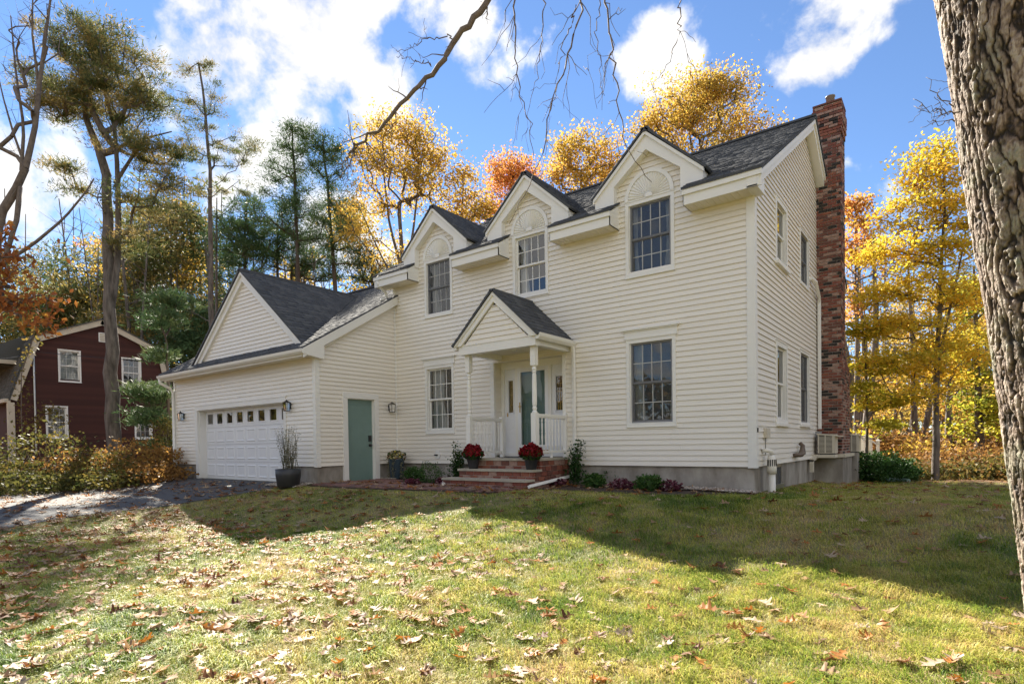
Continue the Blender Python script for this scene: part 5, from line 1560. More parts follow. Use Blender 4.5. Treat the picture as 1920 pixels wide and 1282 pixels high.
# the bare crowns and trunks of the wood behind, too many to count
def woods(name, z0, z1, spans, ntr, seed, leafspec, trunk_r=(.08, .2)):
    g = np.random.default_rng(seed); V = []; Fq = []; T = []; FM = []; mats = ['bark_grey']; o = 0
    A = []; B = []; ra = []; rb = []
    for i in range(ntr):
        u0, u1, vt = spans[g.integers(0, len(spans))]
        z = g.uniform(z0, z1); u = g.uniform(u0, u1)
        p = at(u, 860, z); p[2] = float(gz(p[0], p[1])) - .2
        top = at(u + g.normal() * 15, vt + g.uniform(0, 140), z); r_ = g.uniform(*trunk_r)
        mid = (p + top) / 2 + g.normal(size=3) * .3
        A += [p, mid]; B += [mid, top]; ra += [r_, r_ * .65]; rb += [r_ * .65, r_ * .2]
        for k in range(7):
            f = g.uniform(.35, .95); q = mid + (top - mid) * (f - .5) * 2 if f > .5 else p + (mid - p) * f * 2
            d = unit(g.normal(size=3) * [1, 1, .4] + [0, 0, .5]); e = q + d * g.uniform(.8, 3.0)
            A.append(q); B.append(e); ra.append(r_ * .25); rb.append(.008)
            for _ in range(2):
                e2 = e + unit(d + g.normal(size=3) * .6) * g.uniform(.5, 1.4); A.append(q + (e - q) * .7); B.append(e2); ra.append(.018); rb.append(.005)
    v, f = frustums(np.array(A), np.array(B), ra, rb, 5); V.append(v); Fq.append(f); T.append(np.full(len(v), .5)); FM.append(np.zeros(len(f))); o += len(v)
    for (mat, blobs, per, size, spread, kind) in leafspec:
        mats.append(mat)
        tg = np.concatenate([blob_points([b_[:5]], b_[5], g, 0.0) for b_ in blobs])
        n = len(tg) * per; ci = np.repeat(np.arange(len(tg)), per)
        P_ = tg[ci] + g.normal(size=(n, 3)) * spread * np.array([.6, .6, .4])
        P_[:, 2] = np.maximum(P_[:, 2], gz(P_[:, 0], P_[:, 1]) + .02)
        tn = np.clip(.5 * g.uniform(0, 1, len(tg))[ci] + .5 * g.uniform(0, 1, n), 0, 1)
        v, f = leaf_quads(P_, size, g, .1, aspect=.62 if kind == 'leaf' else .2)
        V.append(v); Fq.append(f + o); T.append(np.repeat(tn, 4)); FM.append(np.full(len(f), len(mats) - 1)); o += len(v)
    me = np_mesh(name, np.concatenate(V), np.concatenate(Fq), [M[m_] for m_ in mats], np.concatenate(T), np.concatenate(FM))
    return tag(link(name, me), kind='stuff')


woods('left_woods', 36, 60, [(-80, 420, 330), (380, 720, 420)], 70, 61,
      [('rust', [(60, 600, 120, 90, 60, 44), (170, 560, 110, 110, 70, 46), (290, 480, 90, 110, 60, 44), (330, 400, 70, 70, 30, 42), (300, 620, 100, 80, 60, 40), (400, 600, 60, 70, 30, 44), (120, 760, 200, 60, 60, 48), (560, 640, 120, 60, 40, 46), (200, 640, 200, 90, 90, 55), (330, 520, 120, 120, 60, 56), (60, 540, 80, 90, 40, 56)], 105, .5, 1.1, 'needle'),
       ('gold', [(260, 560, 120, 120, 50, 48), (80, 640, 100, 70, 30, 50), (360, 500, 60, 70, 20, 46), (660, 420, 40, 50, 18, 44), (690, 560, 60, 60, 24, 42), (560, 520, 60, 50, 14, 48), (180, 640, 200, 80, 50, 54)], 80, .26, .9, 'leaf'),
       ('pine', [(120, 600, 120, 90, 50, 50), (280, 560, 80, 90, 40, 48), (380, 620, 80, 60, 40, 40), (480, 590, 120, 50, 60, 44), (640, 600, 90, 60, 50, 42), (420, 460, 60, 60, 24, 44), (350, 660, 50, 80, 24, 38)], 80, .42, 1.0, 'needle'),
       ('orange', [(60, 690, 80, 60, 16, 50), (220, 470, 60, 40, 10, 52)], 50, .28, .9, 'leaf')])
woods('right_woods', 25, 48, [(1585, 1930, 420), (1585, 1930, 560)], 30, 62,
      [('undergrowth', [(1690, 850, 110, 45, 60, 26), (1800, 850, 110, 50, 50, 27), (1650, 830, 40, 40, 20, 24), (1880, 840, 60, 60, 30, 25), (1640, 480, 40, 60, 16, 34)], 56, .17, .6, 'leaf'),
       ('bramble', [(1740, 892, 70, 12, 46, 17.6), (1830, 892, 70, 16, 56, 17), (1890, 885, 40, 22, 34, 16.6), (1690, 895, 40, 10, 26, 18)], 70, .11, .45, 'leaf'),
       ('undergrowth', [(1780, 888, 100, 14, 60, 18), (1860, 888, 60, 16, 46, 17.4), (1720, 886, 50, 14, 34, 18.8), (1800, 862, 110, 18, 60, 20.5)], 70, .11, .45, 'leaf'),
       ('gold', [(1720, 860, 100, 35, 40, 24), (1850, 800, 80, 60, 40, 28), (1780, 760, 120, 50, 40, 32), (1650, 700, 50, 80, 24, 32), (1880, 600, 60, 120, 40, 34), (1700, 620, 60, 80, 24, 36), (1740, 740, 170, 70, 80, 42), (1700, 620, 140, 90, 60, 45)], 56, .18, .65, 'leaf'),
       ('rust', [(1640, 640, 50, 120, 24, 44), (1760, 700, 140, 100, 40, 44), (1800, 560, 100, 80, 24, 46), (1740, 780, 200, 60, 70, 46)], 90, .4, 1.0, 'needle')], (.07, .24))
woods('middle_woods', 34, 46, [(720, 1500, 520)], 22, 63, [('gold', [(820, 480, 60, 60, 14, 38), (900, 470, 60, 50, 16, 40), (1040, 420, 60, 40, 14, 38), (1200, 330, 60, 40, 14, 36), (800, 560, 80, 50, 14, 40)], 56, .2, .7, 'leaf')])


def ring_woods():
    """the wood that closes the view all round, far off"""
    g = np.random.default_rng(64); n = 26000
    th = g.uniform(0, 2 * math.pi, n); r_ = g.uniform(66, 92, n); h = 15 * g.uniform(0, 1, n) ** .8 * (0.75 + .25 * np.sin(th * 17) * np.sin(th * 7 + 1))
    x, y = r_ * np.cos(th) - 6, r_ * np.sin(th)
    P_ = np.stack([x, y, gz(x, y) + h], 1)
    v, f = leaf_quads(P_, 1.5, g, 0, .7)
    cl = .5 + .5 * np.sin(th * 41 + r_); tn = np.clip(.5 * cl + .5 * g.uniform(0, 1, n), 0, 1)
    me = np_mesh('far_woods', v, f, M['bramble'], np.repeat(tn, 4))
    tag(link('far_woods', me), kind='stuff')


ring_woods()


# ------------------------------------------------------------------ shrubs and garden plants
def bush(name, label, centre, rad, mat, n, size, seed, cat='shrub', group=None, stems=12, shape='dome', flat=0., kind='leaf', stem_mat='twig', tlo=0., thi=1., aspect=.6):
    """woody stems from the ground with leaves massed toward their ends"""
    g = np.random.default_rng(seed); c = np.array(centre, float); rad = np.array(rad, float)
    t_ = thing(name, label, cat, tuple(c), group)
    d = unit(g.normal(size=(n, 3))); r_ = g.uniform(.35, 1, size=(n, 1)) ** .5
    lump = 1 + .22 * np.sin(d[:, :1] * 7 + seed) * np.sin(d[:, 1:2] * 6 + 2 * seed) + .12 * np.sin(d[:, 2:] * 13 + seed)
    P_ = d * r_ * lump * rad + [0, 0, rad[2] * .82]
    P_[:, 2] = np.abs(P_[:, 2]) + .01
    tn = np.clip(.5 * (.5 + .5 * np.sin(P_[:, 0] * 9 / rad[0] + P_[:, 2] * 7 / rad[2] + seed)) * 1 + .5 * g.uniform(0, 1, n), 0, 1) * (thi - tlo) + tlo
    v, f = leaf_quads(P_, size, g, flat, aspect=aspect, along=None if kind == 'leaf' else unit(P_ - [0, 0, -.1]))
    link('foliage', np_mesh('foliage', v, f, M[mat], np.repeat(tn, 4)), t_)
    e = P_[g.integers(0, n, stems)]; s0 = g.normal(size=(stems, 3)) * [.06, .06, 0] * rad[0]
    mid = s0 * .5 + e * .5 + g.normal(size=(stems, 3)) * .05 * rad[0]
    rs = np.full(stems, .012 * max(rad[2], .3))
    v1, f1 = frustums(s0, mid, rs, rs * .8, 4); v2, f2 = frustums(mid, e, rs * .8, rs * .3, 4)
    link('stems', np_mesh('stems', np.concatenate([v1, v2]), np.concatenate([f1, f2 + len(v1)]), M[stem_mat], np.full(len(v1) + len(v2), .5)), t_)
    return t_


def gpt(u, z, dz=0.0):
    p = at(u, 900, z); return (p[0], p[1], float(gz(p[0], p[1])) + dz)


brambles = [(20, 16.5, 1.5, .85, .0, .8, 'olive bramble thicket at the far left below the porch post'), (85, 17, 1.6, 1.25, .0, .75, 'tall yellow green bush under the left red house window'),
            (150, 17.5, 1.5, 1.0, .1, .9, 'mottled bramble bush just left of the pine trunk'), (262, 18.2, 1.5, 1.15, .35, 1.0, 'rusty bramble bush just right of the pine trunk'),
            (195, 17.0, 1.3, .95, .2, .95, 'yellowing bush spreading before the pine trunk foot'), (305, 18.6, 1.2, .9, .3, 1.0, 'orange tinged low bush beside the garage downspout'),
            (322, 19.5, .8, 1.35, .3, .6, 'fresh green leafy bush behind the garage corner'), (60, 15.6, 1.6, .55, .0, .6, 'low green growth at the driveway edge far left'),
            (180, 16.2, 1.6, .5, .0, .7, 'low mixed growth along the driveway below the pine'), (280, 17.2, 1.3, .5, .2, .9, 'low brown undergrowth near the garage driveway corner')]
for i, (u, z, rx, rz, lo, hi, lab) in enumerate(brambles):
    bush('bramble_shrub', lab, gpt(u, z), (rx, rx * .8, rz * (.62 if i not in (1, 6) else .85)), 'undergrowth' if i in (2, 3, 5, 9) else 'bramble', 1700, .10, 100 + i, group='brambles before the red house', stems=30, tlo=lo, thi=hi)
# climber on the red house corner
g_ = np.random.default_rng(9)
vine = thing('climbing_vine', 'yellow vine climbing the left corner of the red house', 'vine', gpt(38, 23.5))
vb = np.array(vine.location)
path_ = np.concatenate([curve_pts([at(45, 860, 23.5), at(40, 780, 23.5), at(40, 700, 23.6), at(60, 640, 23.8), at(70, 600, 23.8)], 30), curve_pts([at(60, 800, 23.5), at(90, 765, 23.2), at(118, 790, 23)], 22)])
v, f = leaf_quads(np.repeat(path_, 9, 0) + g_.normal(size=(len(path_) * 9, 3)) * .16, .13, g_)
link('foliage', np_mesh('foliage', v - vb, f, M['bramble'], np.repeat(g_.uniform(.45, .8, len(f)), 4)), vine)
k = MB(); k.tube([tuple(p - vb) for p in path_[:30]], .02, 5); k.build('stem', 'twig', vine)

hg = lambda u, v: tuple(hit(u, v))
for i, (u, v, rx, rz, lab) in enumerate([(805, 906, .42, .27, 'rounded green shrub in the bed left of the steps'), (775, 904, .30, .20, 'small leafy green plant beside the blue flower pot'),
                                         (1152, 909, .34, .26, 'feathery green shrub right of the drain pipe'), (1113, 915, .24, .16, 'small yellow green shrub nearest the white drain pipe'), (1217, 921, .26, .17, 'grey green mounded plant below the concrete wall')]):
    bush('garden_shrub', lab, hg(u, v), (rx, rx * .8, rz), 'green', 1500, .05, 140 + i, group='green plants in the front bed', tlo=.15 if i < 3 else .35, thi=1.0, flat=.1, kind='spray' if i in (0, 2) else 'leaf', aspect=.3 if i in (0, 2) else .6)
for i, (u, v, rx, lab) in enumerate([(772, 910, .20, 'purple leafed plant left of the rounded shrub'), (834, 909, .24, 'purple leafed plant against the brick steps'), (1044, 912, .22, 'purple plant behind the white drain pipe'),
                                     (1165, 917, .25, 'purple plant below the feathery shrub'), (1254, 921, .25, 'purple plant at the bed end by the pebbles'), (1196, 916, .14, 'small purple plant between two green mounds')]):
    bush('coral_bells', lab, hg(u, v), (rx, rx * .85, rx * .42), 'heuchera', 420, .065, 150 + i, cat='plant', group='purple plants in the front bed', flat=.35)
bush('coral_bells', 'pale green and cream plant right of the downspout foot', hg(1085, 907), (.2, .18, .1), 'grey_stem', 380, .06, 158, cat='plant', flat=.3)
for i, (u, v, h, lab) in enumerate([(858, 893, 1.0, 'upright holly shrub left of the steps behind the red flowers'), (1079, 893, 1.05, 'upright holly shrub right of the portico downspout')]):
    d = ray(u, v); d = CAM + d * ((-.3 - CAM[1]) / d[1]); p = np.array([d[0], -.3, float(gz(d[0], -.3))])
    t_ = thing('holly_shrub', lab, 'shrub', tuple(p), 'holly shrubs beside the steps')
    g = np.random.default_rng(160 + i); A = []; L_ = []
    for s in range(7):
        tip = np.array([g.uniform(-.12, .16), g.uniform(-.1, .1), h * g.uniform(.55, 1.0)]); q = curve_pts([(0, 0, 0), tip * .5 + [g.normal() * .03, 0, 0], tip], 9)
        A.append(q); L_.append(np.repeat(q[2:], 16, 0) + g.normal(size=(112, 3)) * .045)
    L_.append(g.normal(size=(420, 3)) * [.11, .1, .16] + [-.02, 0, .28]); P_ = np.concatenate(L_)
    v_, f_ = leaf_quads(P_, .055, g); link('foliage', np_mesh('foliage', v_, f_, M['green'], np.repeat(g.uniform(0, .6, len(f_)), 4)), t_)
    k = MB()
    for q in A: k.tube([tuple(x) for x in q], list(np.linspace(.012, .004, 9)), 5)
    k.build('stems', 'twig', t_)
# dried grassy plant in the bed
p = np.array(hit(1262, 912)); t_ = thing('dried_plant', 'pale wispy dried plant against the foundation', 'plant', tuple(p))
g = np.random.default_rng(171); n = 70
d = unit(g.normal(size=(n, 3)) * [.35, .3, 0] + [0, 0, 1]); L_ = g.uniform(.4, .95, size=(n, 1))
v, f = frustums(np.zeros((n, 3)) + g.normal(size=(n, 3)) * [.05, .05, 0], d * L_, np.full(n, .004), np.full(n, .0015), 3)
link('stems', np_mesh('stems', v, f, M['grey_stem'], g.uniform(.5, 1, len(v))), t_)
# large dark green bush right of the chimney
bush('yew_bush', 'dark green spreading bush beside the chimney footing', hg(1640, 900), (1.0, 1.5, .44), 'green', 7000, .075, 172, stems=40, tlo=.0, thi=.75)
bush('yew_bush', 'low dark green bush tapering toward the teal hose', hg(1672, 902), (.75, 1.3, .30), 'green', 3500, .07, 173, stems=20, tlo=.0, thi=.7)


# planters
def planter(name, label, p, prof, mat, group=None):
    t_ = thing(name, label, 'planter', tuple(p), group)
    k = MB(); k.lathe((0, 0, 0), prof, 24); k.build('pot', mat, t_, True)
    r_, z = prof[-3][0] - .02, prof[-3][1] - .03
    k = MB(); k.lathe((0, 0, 0), [(r_, z), (r_ * .5, z + .01)], 16); k.build('soil', 'soil', t_)
    return t_, z


p = hit(541, 911)
t_, z = planter('grass_planter', 'black round pot with wispy grey green stems by the garage door', p, [(.20, 0), (.25, .04), (.285, .30), (.29, .45), (.265, .45), (.26, .38)], 'pot')
g = np.random.default_rng(180); n = 46
d = unit(g.normal(size=(n, 3)) * [.16, .16, 0] + [0, 0, 1]); L_ = g.uniform(.5, 1.1, size=(n, 1)); s0 = g.normal(size=(n, 3)) * [.09, .09, 0] + [0, 0, z]
v1, f1 = frustums(s0, s0 + d * L_, np.full(n, .006), np.full(n, .002), 3)
pl = np.repeat(s0, 26, 0) + np.repeat(d * L_, 26, 0) * g.uniform(.15, 1, size=(n * 26, 1)) + g.normal(size=(n * 26, 3)) * .025
v2, f2 = leaf_quads(pl, .05, g, aspect=.25)
link('stems', np_mesh('stems', v1, f1, M['grey_stem'], np.full(len(v1), .3)), t_)
link('foliage', np_mesh('foliage', v2, f2, M['grey_stem'], np.repeat(g.uniform(.4, 1, len(f2)), 4)), t_)
p = np.array([GR + .42, -.42, 0]); p[2] = float(gz(p[0], p[1])) + .01
t_, z = planter('flower_planter', 'blue grey pot of yellow and white pansies in the corner by the side door', p, [(.15, 0), (.17, .05), (.215, .52), (.225, .55), (.20, .55), (.195, .48)], 'blue_pot')
g = np.random.default_rng(181); P_ = unit(g.normal(size=(620, 3))) * g.uniform(.5, 1, size=(620, 1)) * [.28, .26, .17] + [0, 0, z + .09]
v, f = leaf_quads(P_, .055, g, .2, .9); link('flowers', np_mesh('flowers', v, f, M['pansy'], np.repeat(g.uniform(0, 1, 620), 4)), t_)
for dx, dy in ((-.06, -.1), (-.3, -.04), (.04, .1)):
    P_ = np.stack([np.full(90, .18 + dx) + g.normal(size=90) * .025, np.full(90, -.12 + dy) + g.normal(size=90) * .025, z - g.uniform(-.05, .5, 90)], 1)
    v, f = leaf_quads(P_, .04, g); link('trailing_stem', np_mesh('trailing_stem', v, f, M['grey_stem'], np.repeat(g.uniform(.4, 1, len(f)), 4)), t_)
for i, (u, v, z0, lab) in enumerate([(874, 879, -.047, 'dark red potted mum at the left end of the steps'), (984, 881, -.047, 'dark red potted mum at the right end of the steps')]):
    d = ray(u, v); tt = (z0 - CAM[2]) / d[2]; p = CAM + d * tt
    p[1] = min(max(p[1], -1.33), -1.26)
    t_, z = planter('potted_mum', lab, p, [(.10, 0), (.105, .02), (.145, .24), (.155, .25), (.155, .28), (.13, .28), (.125, .24)], 'pot', 'potted mums on the front steps')
    g = np.random.default_rng(190 + i); n = 900; dd = unit(g.normal(size=(n, 3))); dd[:, 2] = np.abs(dd[:, 2]) * 1.15 - .15
    P_ = dd * g.uniform(.80, 1.04, size=(n, 1)) * (1 + .16 * np.sin(dd[:, :1] * 5 + i) * np.sin(dd[:, 1:2] * 6 + 2 * i)) * [.22, .22, .20] + [0, 0, .31]
    v_, f_ = leaf_quads(P_, .062, g, .0, .95); link('flowers', np_mesh('flowers', v_, f_, M['mum'], np.repeat(g.uniform(0, 1, n), 4)), t_)
    P_ = unit(g.normal(size=(400, 3))) * [.22, .22, .13] + [0, 0, .31]
    v_, f_ = leaf_quads(P_, .06, g); link('foliage', np_mesh('foliage', v_, f_, M['green'], np.repeat(g.uniform(0, .5, 400), 4)), t_)

# deck stair railing behind, spare downspout and teal hose on the grass
dk = at(1625, 870, 19.5); t_ = thing('deck_railing', 'white deck stair railing with capped posts behind the green bush', 'railing', (dk[0], dk[1], float(gz(dk[0], dk[1]))))
zb = float(gz(dk[0], dk[1])); l0 = np.array(t_.location)
for (u, z, vt) in ((1622, 19.5, 818), (1632, 19.5, 818), (1646, 19.6, 826)):
    p = at(u, vt, z) - l0; k = MB(); k.box(p[0] - .05, p[0] + .05, p[1] - .05, p[1] + .05, 0, p[2]); k.hexa([(p[0] - .07, p[1] - .07, p[2]), (p[0] + .07, p[1] - .07, p[2]), (p[0] + .07, p[1] + .07, p[2]), (p[0] - .07, p[1] + .07, p[2]), (p[0] - .02, p[1] - .02, p[2] + .06), (p[0] + .02, p[1] - .02, p[2] + .06), (p[0] + .02, p[1] + .02, p[2] + .06), (p[0] - .02, p[1] + .02, p[2] + .06)]); k.build('post', 'trim', t_)
a, b_ = at(1604, 808, 18.2) - l0, at(1622, 826, 19.5) - l0
for dz in (0, -.55):
    k = MB(); k.hexa([tuple(a + [0, -.03, dz - .05]), tuple(b_ + [0, -.03, dz - .05]), tuple(b_ + [0, .03, dz - .05]), tuple(a + [0, .03, dz - .05]), tuple(a + [0, -.03, dz + .03]), tuple(b_ + [0, -.03, dz + .03]), tuple(b_ + [0, .03, dz + .03]), tuple(a + [0, .03, dz + .03])]); k.build('rail', 'trim', t_)
for i in range(9):
    q = a + (b_ - a) * (i + .5) / 9; k = MB(); k.box(q[0] - .018, q[0] + .018, q[1] - .018, q[1] + .018, q[2] - .55, q[2]); k.build('baluster', 'trim', t_)
a, b_ = at(1632, 823, 19.5) - l0, at(1646, 832, 19.6) - l0
k = MB(); k.hexa([tuple(a + [0, -.03, -.06]), tuple(b_ + [0, -.03, -.06]), tuple(b_ + [0, .03, -.06]), tuple(a + [0, .03, -.06]), tuple(a + [0, -.03, 0]), tuple(b_ + [0, -.03, 0]), tuple(b_ + [0, .03, 0]), tuple(a + [0, .03, 0])]); k.build('rail', 'trim', t_)
a, b_ = hit(1625, 901), hit(1668, 904)
k = MB(); k.tube([a + [0, 0, .16], b_ + [0, 0, .11]], .06, 4); tag(k.build('spare_downspout', 'trim'), 'loose white downspout piece lying before the dark green bush', 'downspout')
a, b_, c_ = hit(1662, 905), hit(1685, 905), hit(1704, 906)
k = MB(); k.tube([a + [0, 0, .09], b_ + [0, 0, .09], c_ + [0, 0, .07]], .055, 8); tag(k.build('drain_hose', 'green_door'), 'teal drain hose lying on grass right of the downspout piece', 'hose')
a, b_ = hit(302, 903), hit(330, 899)
k = MB(); k.tube([a + [0, 0, .04], b_ + [0, 0, .04]], .04, 4); tag(k.build('downspout_foot', 'pvc'), 'flat white downspout extension on driveway by the garage corner', 'downspout')

# ------------------------------------------------------------------ red neighbour house
NX = -29.45
red = thing('red_house', 'dark red gambrel roofed house behind the pine at the left', 'house', (NX, -.8, -.6))
rl = np.array(red.location)
NP = lambda s, z, o: (o, s + .8, z + .6)          # its gable wall faces right
red_wins = [(-2.32, -1.45, 3.62, 5.08), (.20, 1.06, 3.54, 4.98), (-2.83, -2.0, 1.05, 2.50), (.70, 1.50, 1.0, 2.45)]


def red_bounds(z):
    if z < 2.8: return (-3.88, 2.30)
    if z < 5.42: f = (z - 2.8) / 2.65; return (-3.88 + f * .74, 2.30 - f * .36)
    f = (z - 5.42) / 1.1
    lo, hi = -3.14 + f * 2.56, 1.94 - f * 2.52
    return (lo, hi) if hi - lo > .05 else None


siding(NP, 0, 50, red_bounds, [(a + .04, b_ - .04, c + .04, d - .04) for a, b_, c, d in red_wins], parent=red, name='clapboard', mat='redboard', course=.144, proud=.022, zbase=-.6)
for i, (a, b_, c, d) in enumerate(red_wins):
    window(NP, a, b_, c, d, cols=3, rows=2, curtains=(.9, .2) if i == 0 else None, parent=red, cas=.055, bar=.0045)
k = MB(); wbox(k, NP, -.72, -.30, 5.62, 6.06, -.02, .03); lv = k.build('gable_vent', 'trim', red)
for i in range(5):
    k = MB(); z = 5.67 + i * .075; k.hexa([NP(-.67, z, .03), NP(-.35, z, .03), NP(-.35, z, .055), NP(-.67, z, .055), NP(-.67, z + .05, .03), NP(-.35, z + .05, .03), NP(-.35, z + .055, .035), NP(-.67, z + .055, .035)]); k.build('slat', 'cream_trim', lv)
k = MB(); k.box(-9, 0, .8 + 2.2, .8 + 2.3, 0, 3.4); k.box(-9, -.02, .8 - 3.9, .8 - 3.8, 0, 3.4); k.build('wall', 'redboard', red)
prof = [(-4.06, 2.72), (-3.18, 5.5), (-.58, 6.66), (1.98, 5.5), (2.52, 2.9)]
for i in range(4):
    (ya, za), (yb_, zb) = prof[i], prof[i + 1]
    k = MB(); d_ = np.array([yb_ - ya, zb - za]); L_ = np.hypot(*d_); d_ /= L_; n_ = np.array([-d_[1], d_[0]]); w_ = .24
    q = [(ya, za), (yb_, zb), (yb_ - n_[0] * w_, zb - n_[1] * w_), (ya - n_[0] * w_, za - n_[1] * w_)]
    k.prism([NP(s, z, .10) for s, z in q], (.05, 0, 0)); k.build('rake_board', 'cream_trim', red)
    k = MB(); q = [(ya - d_[0] * .06, za - d_[1] * .06), (yb_ + d_[0] * .06, zb + d_[1] * .06), (yb_ + d_[0] * .06 + n_[0] * .05, zb + d_[1] * .06 + n_[1] * .05), (ya - d_[0] * .06 + n_[0] * .05, za - d_[1] * .06 + n_[1] * .05)]
    k.prism([NP(s, z, .19) for s, z in q], (-9.2, 0, 0)); rf = k.build('roof', 'red_roof', red)
    if i == 0:
        A0 = np.array(NP(ya + n_[0] * .06, za + n_[1] * .06, .18)); shingles(red, 'shingles', A0, (-1, 0, 0), (0, d_[0], d_[1]), 7.0, L_, 'red_roof', .3, .15)
k = MB(); k.box(-7, .14, .8 - 4.25, .8 - 4.05, .6 + 2.58, .6 + 2.74); k.build('fascia', 'cream_trim', red)
k = MB(); k.box(.0, .16, .8 - 4.16, .8 - 3.92, 0, .6 + 2.58); k.build('corner_post', 'cream_trim', red)
k = MB(); k.tube([NP(-3.2, 4.9, .05), NP(-3.2, .4, .05)], .035, 6); k.build('conduit', 'steel', red)
k = MB(); k.box(-8, -1.2, .8 - 5.2, .8 - 3.4, 4.9, 5.1); k.prism([(-1.0, .8 - 5.4, 5.1), (-1.0, .8 - 3.2, 6.3), (-1.0, .8 - 3.2, 5.1)], (-7, 0, 0)); k.build('front_dormer', 'red_roof', red)
k = MB(); k.box(-.98, -.9, .8 - 5.4, .8 - 3.3, 4.95, 5.12); k.build('dormer_fascia', 'cream_trim', red)
# service cable to the red house
a, b_ = at(-60, 662, 22), np.array([NX + .1, -3.2, 4.85]); c_ = np.array([GL - .3, 6, 4.2])
for n_, (p, q, sg) in enumerate([(a, b_, .25), (b_, c_, .3)]):
    pts = [p + (q - p) * t_ - np.array([0, 0, sg * 4 * t_ * (1 - t_)]) for t_ in np.linspace(0, 1, 14)]
    k = MB(); k.tube(pts, .012, 5); tag(k.build('service_cable', 'black'), ['thin cable entering from the left to the red house corner', 'thin cable strung across the front of the red house wall'][n_], 'cable')

# ------------------------------------------------------------------ near oak on the right
ob = at(2105, 1330, 3.75); ob[2] = float(gz(ob[0], ob[1])) - .15
ot = at(1893, -40, 3.45); ot2 = at(1815, -420, 3.4)
oak = thing('oak_tree', 'thick leaning oak trunk with furrowed lichen spotted bark at the right edge', 'tree', tuple(ob))


def value_noise(nx, ny, g, wrapx=True):
    return g.uniform(0, 1, (ny, nx))


def samp(grid, x, y):
    ny, nx = grid.shape
    xi = np.floor(x).astype(int); yi = np.floor(y).astype(int); fx = x - xi; fy = y - yi
    fx = fx * fx * (3 - 2 * fx); fy = fy * fy * (3 - 2 * fy)
    g00 = grid[yi % ny, xi % nx]; g10 = grid[yi % ny, (xi + 1) % nx]; g01 = grid[(yi + 1) % ny, xi % nx]; g11 = grid[(yi + 1) % ny, (xi + 1) % nx]
    return (g00 * (1 - fx) + g10 * fx) * (1 - fy) + (g01 * (1 - fx) + g11 * fx) * fy


def bark_trunk():
    g = np.random.default_rng(77)
    nu, nv = 560, 640
    axis = curve_pts([ob, ob + (ot - ob) * .5 + np.array([.015, 0, 0]), ot, ot2], nv) - ob
    th = np.arange(nu) / nu; TT, VV = np.meshgrid(th, np.linspace(0, 1, nv))
    hgt = VV * np.linalg.norm(ot2 - ob)
    rad = .40 - .085 * VV + .05 * np.exp(-hgt / .3)
    w1 = samp(value_noise(24, 80, g), TT * 24, hgt * 4) - .5; w2 = samp(value_noise(24, 80, g), TT * 24 + 7, hgt * 4 + 5) - .5
    w3 = samp(value_noise(120, 700, g), TT * 120, hgt * 30) - .5; w4 = samp(value_noise(120, 700, g), TT * 120, hgt * 30 + 50) - .5

    def cells(nc, hc, wx, wy):
        jx, jy, jv = (g.uniform(0, 1, (400, nc)) for _ in range(3))
        X = TT * nc + wx; Y = hgt / hc + wy + 40; ix = np.floor(X).astype(int); iy = np.floor(Y).astype(int)
        f1 = np.full(X.shape, 9.0); f2_ = f1.copy(); val = f1.copy()
        for dx in (-1, 0, 1):
            for dy in (-1, 0, 1):
                cx = ix + dx; cy = iy + dy; k0 = cx % nc; k1 = cy % 400
                dd = np.hypot(cx + .1 + .8 * jx[k1, k0] + .5 * (cy % 2) - X, (cy + .1 + .8 * jy[k1, k0] - Y) * .62)
                n_ = dd < f1
                f2_ = np.where(n_, f1, np.minimum(f2_, dd)); val = np.where(n_, jv[k1, k0], val); f1 = np.where(n_, dd, f1)
        return f2_ - f1, val
    e1, v1 = cells(36, .36, 1.9 * w1 + .5 * w3, .5 * w2 + .3 * w4)
    e2, v2 = cells(96, .085, 2.4 * w1 + .9 * w4, 1.2 * w3)
    crack = np.clip(e1 * 4.2 - .10, 0, 1) ** .8; flake = np.clip(e2 * 5.0, 0, 1)
    fine = samp(value_noise(230, 1200, g), TT * 230, hgt * 75); f2 = samp(value_noise(115, 700, g), TT * 115, hgt * 38)
    plate = crack * (.55 + .45 * v1)
    hh = np.clip(plate * (.45 + .55 * flake * (.25 + 1.1 * v2)) + .26 * (fine - .5) * (.3 + crack), 0, 1.1)
    disp = .021 * plate ** .6 + .0045 * crack * flake * (.3 + v2) + .003 * (f2 - .5) + .003 * (fine - .5)
    d = unit(np.gradient(axis, axis=0)); a = unit(np.cross(d, np.array([0, 1.0, 0]))); b2 = np.cross(d, a)
    r_ = (rad + disp)[..., None]
    ang = (TT * 2 * math.pi)[..., None]
    v = axis[:, None, :] + r_ * (np.cos(ang) * a[:, None, :] + np.sin(ang) * b2[:, None, :])
    i = np.arange(nu)[None, :] + nu * np.arange(nv - 1)[:, None]; j = (np.arange(nu)[None, :] + 1) % nu + nu * np.arange(nv - 1)[:, None]
    f = np.stack([i.ravel(), j.ravel(), j.ravel() + nu, i.ravel() + nu], -1)
    me = np_mesh('trunk', v.reshape(-1, 3), f, M['oak_bark'], np.clip(hh, 0, 1).ravel(), smooth=True)
    link('trunk', me, oak)


bark_trunk()


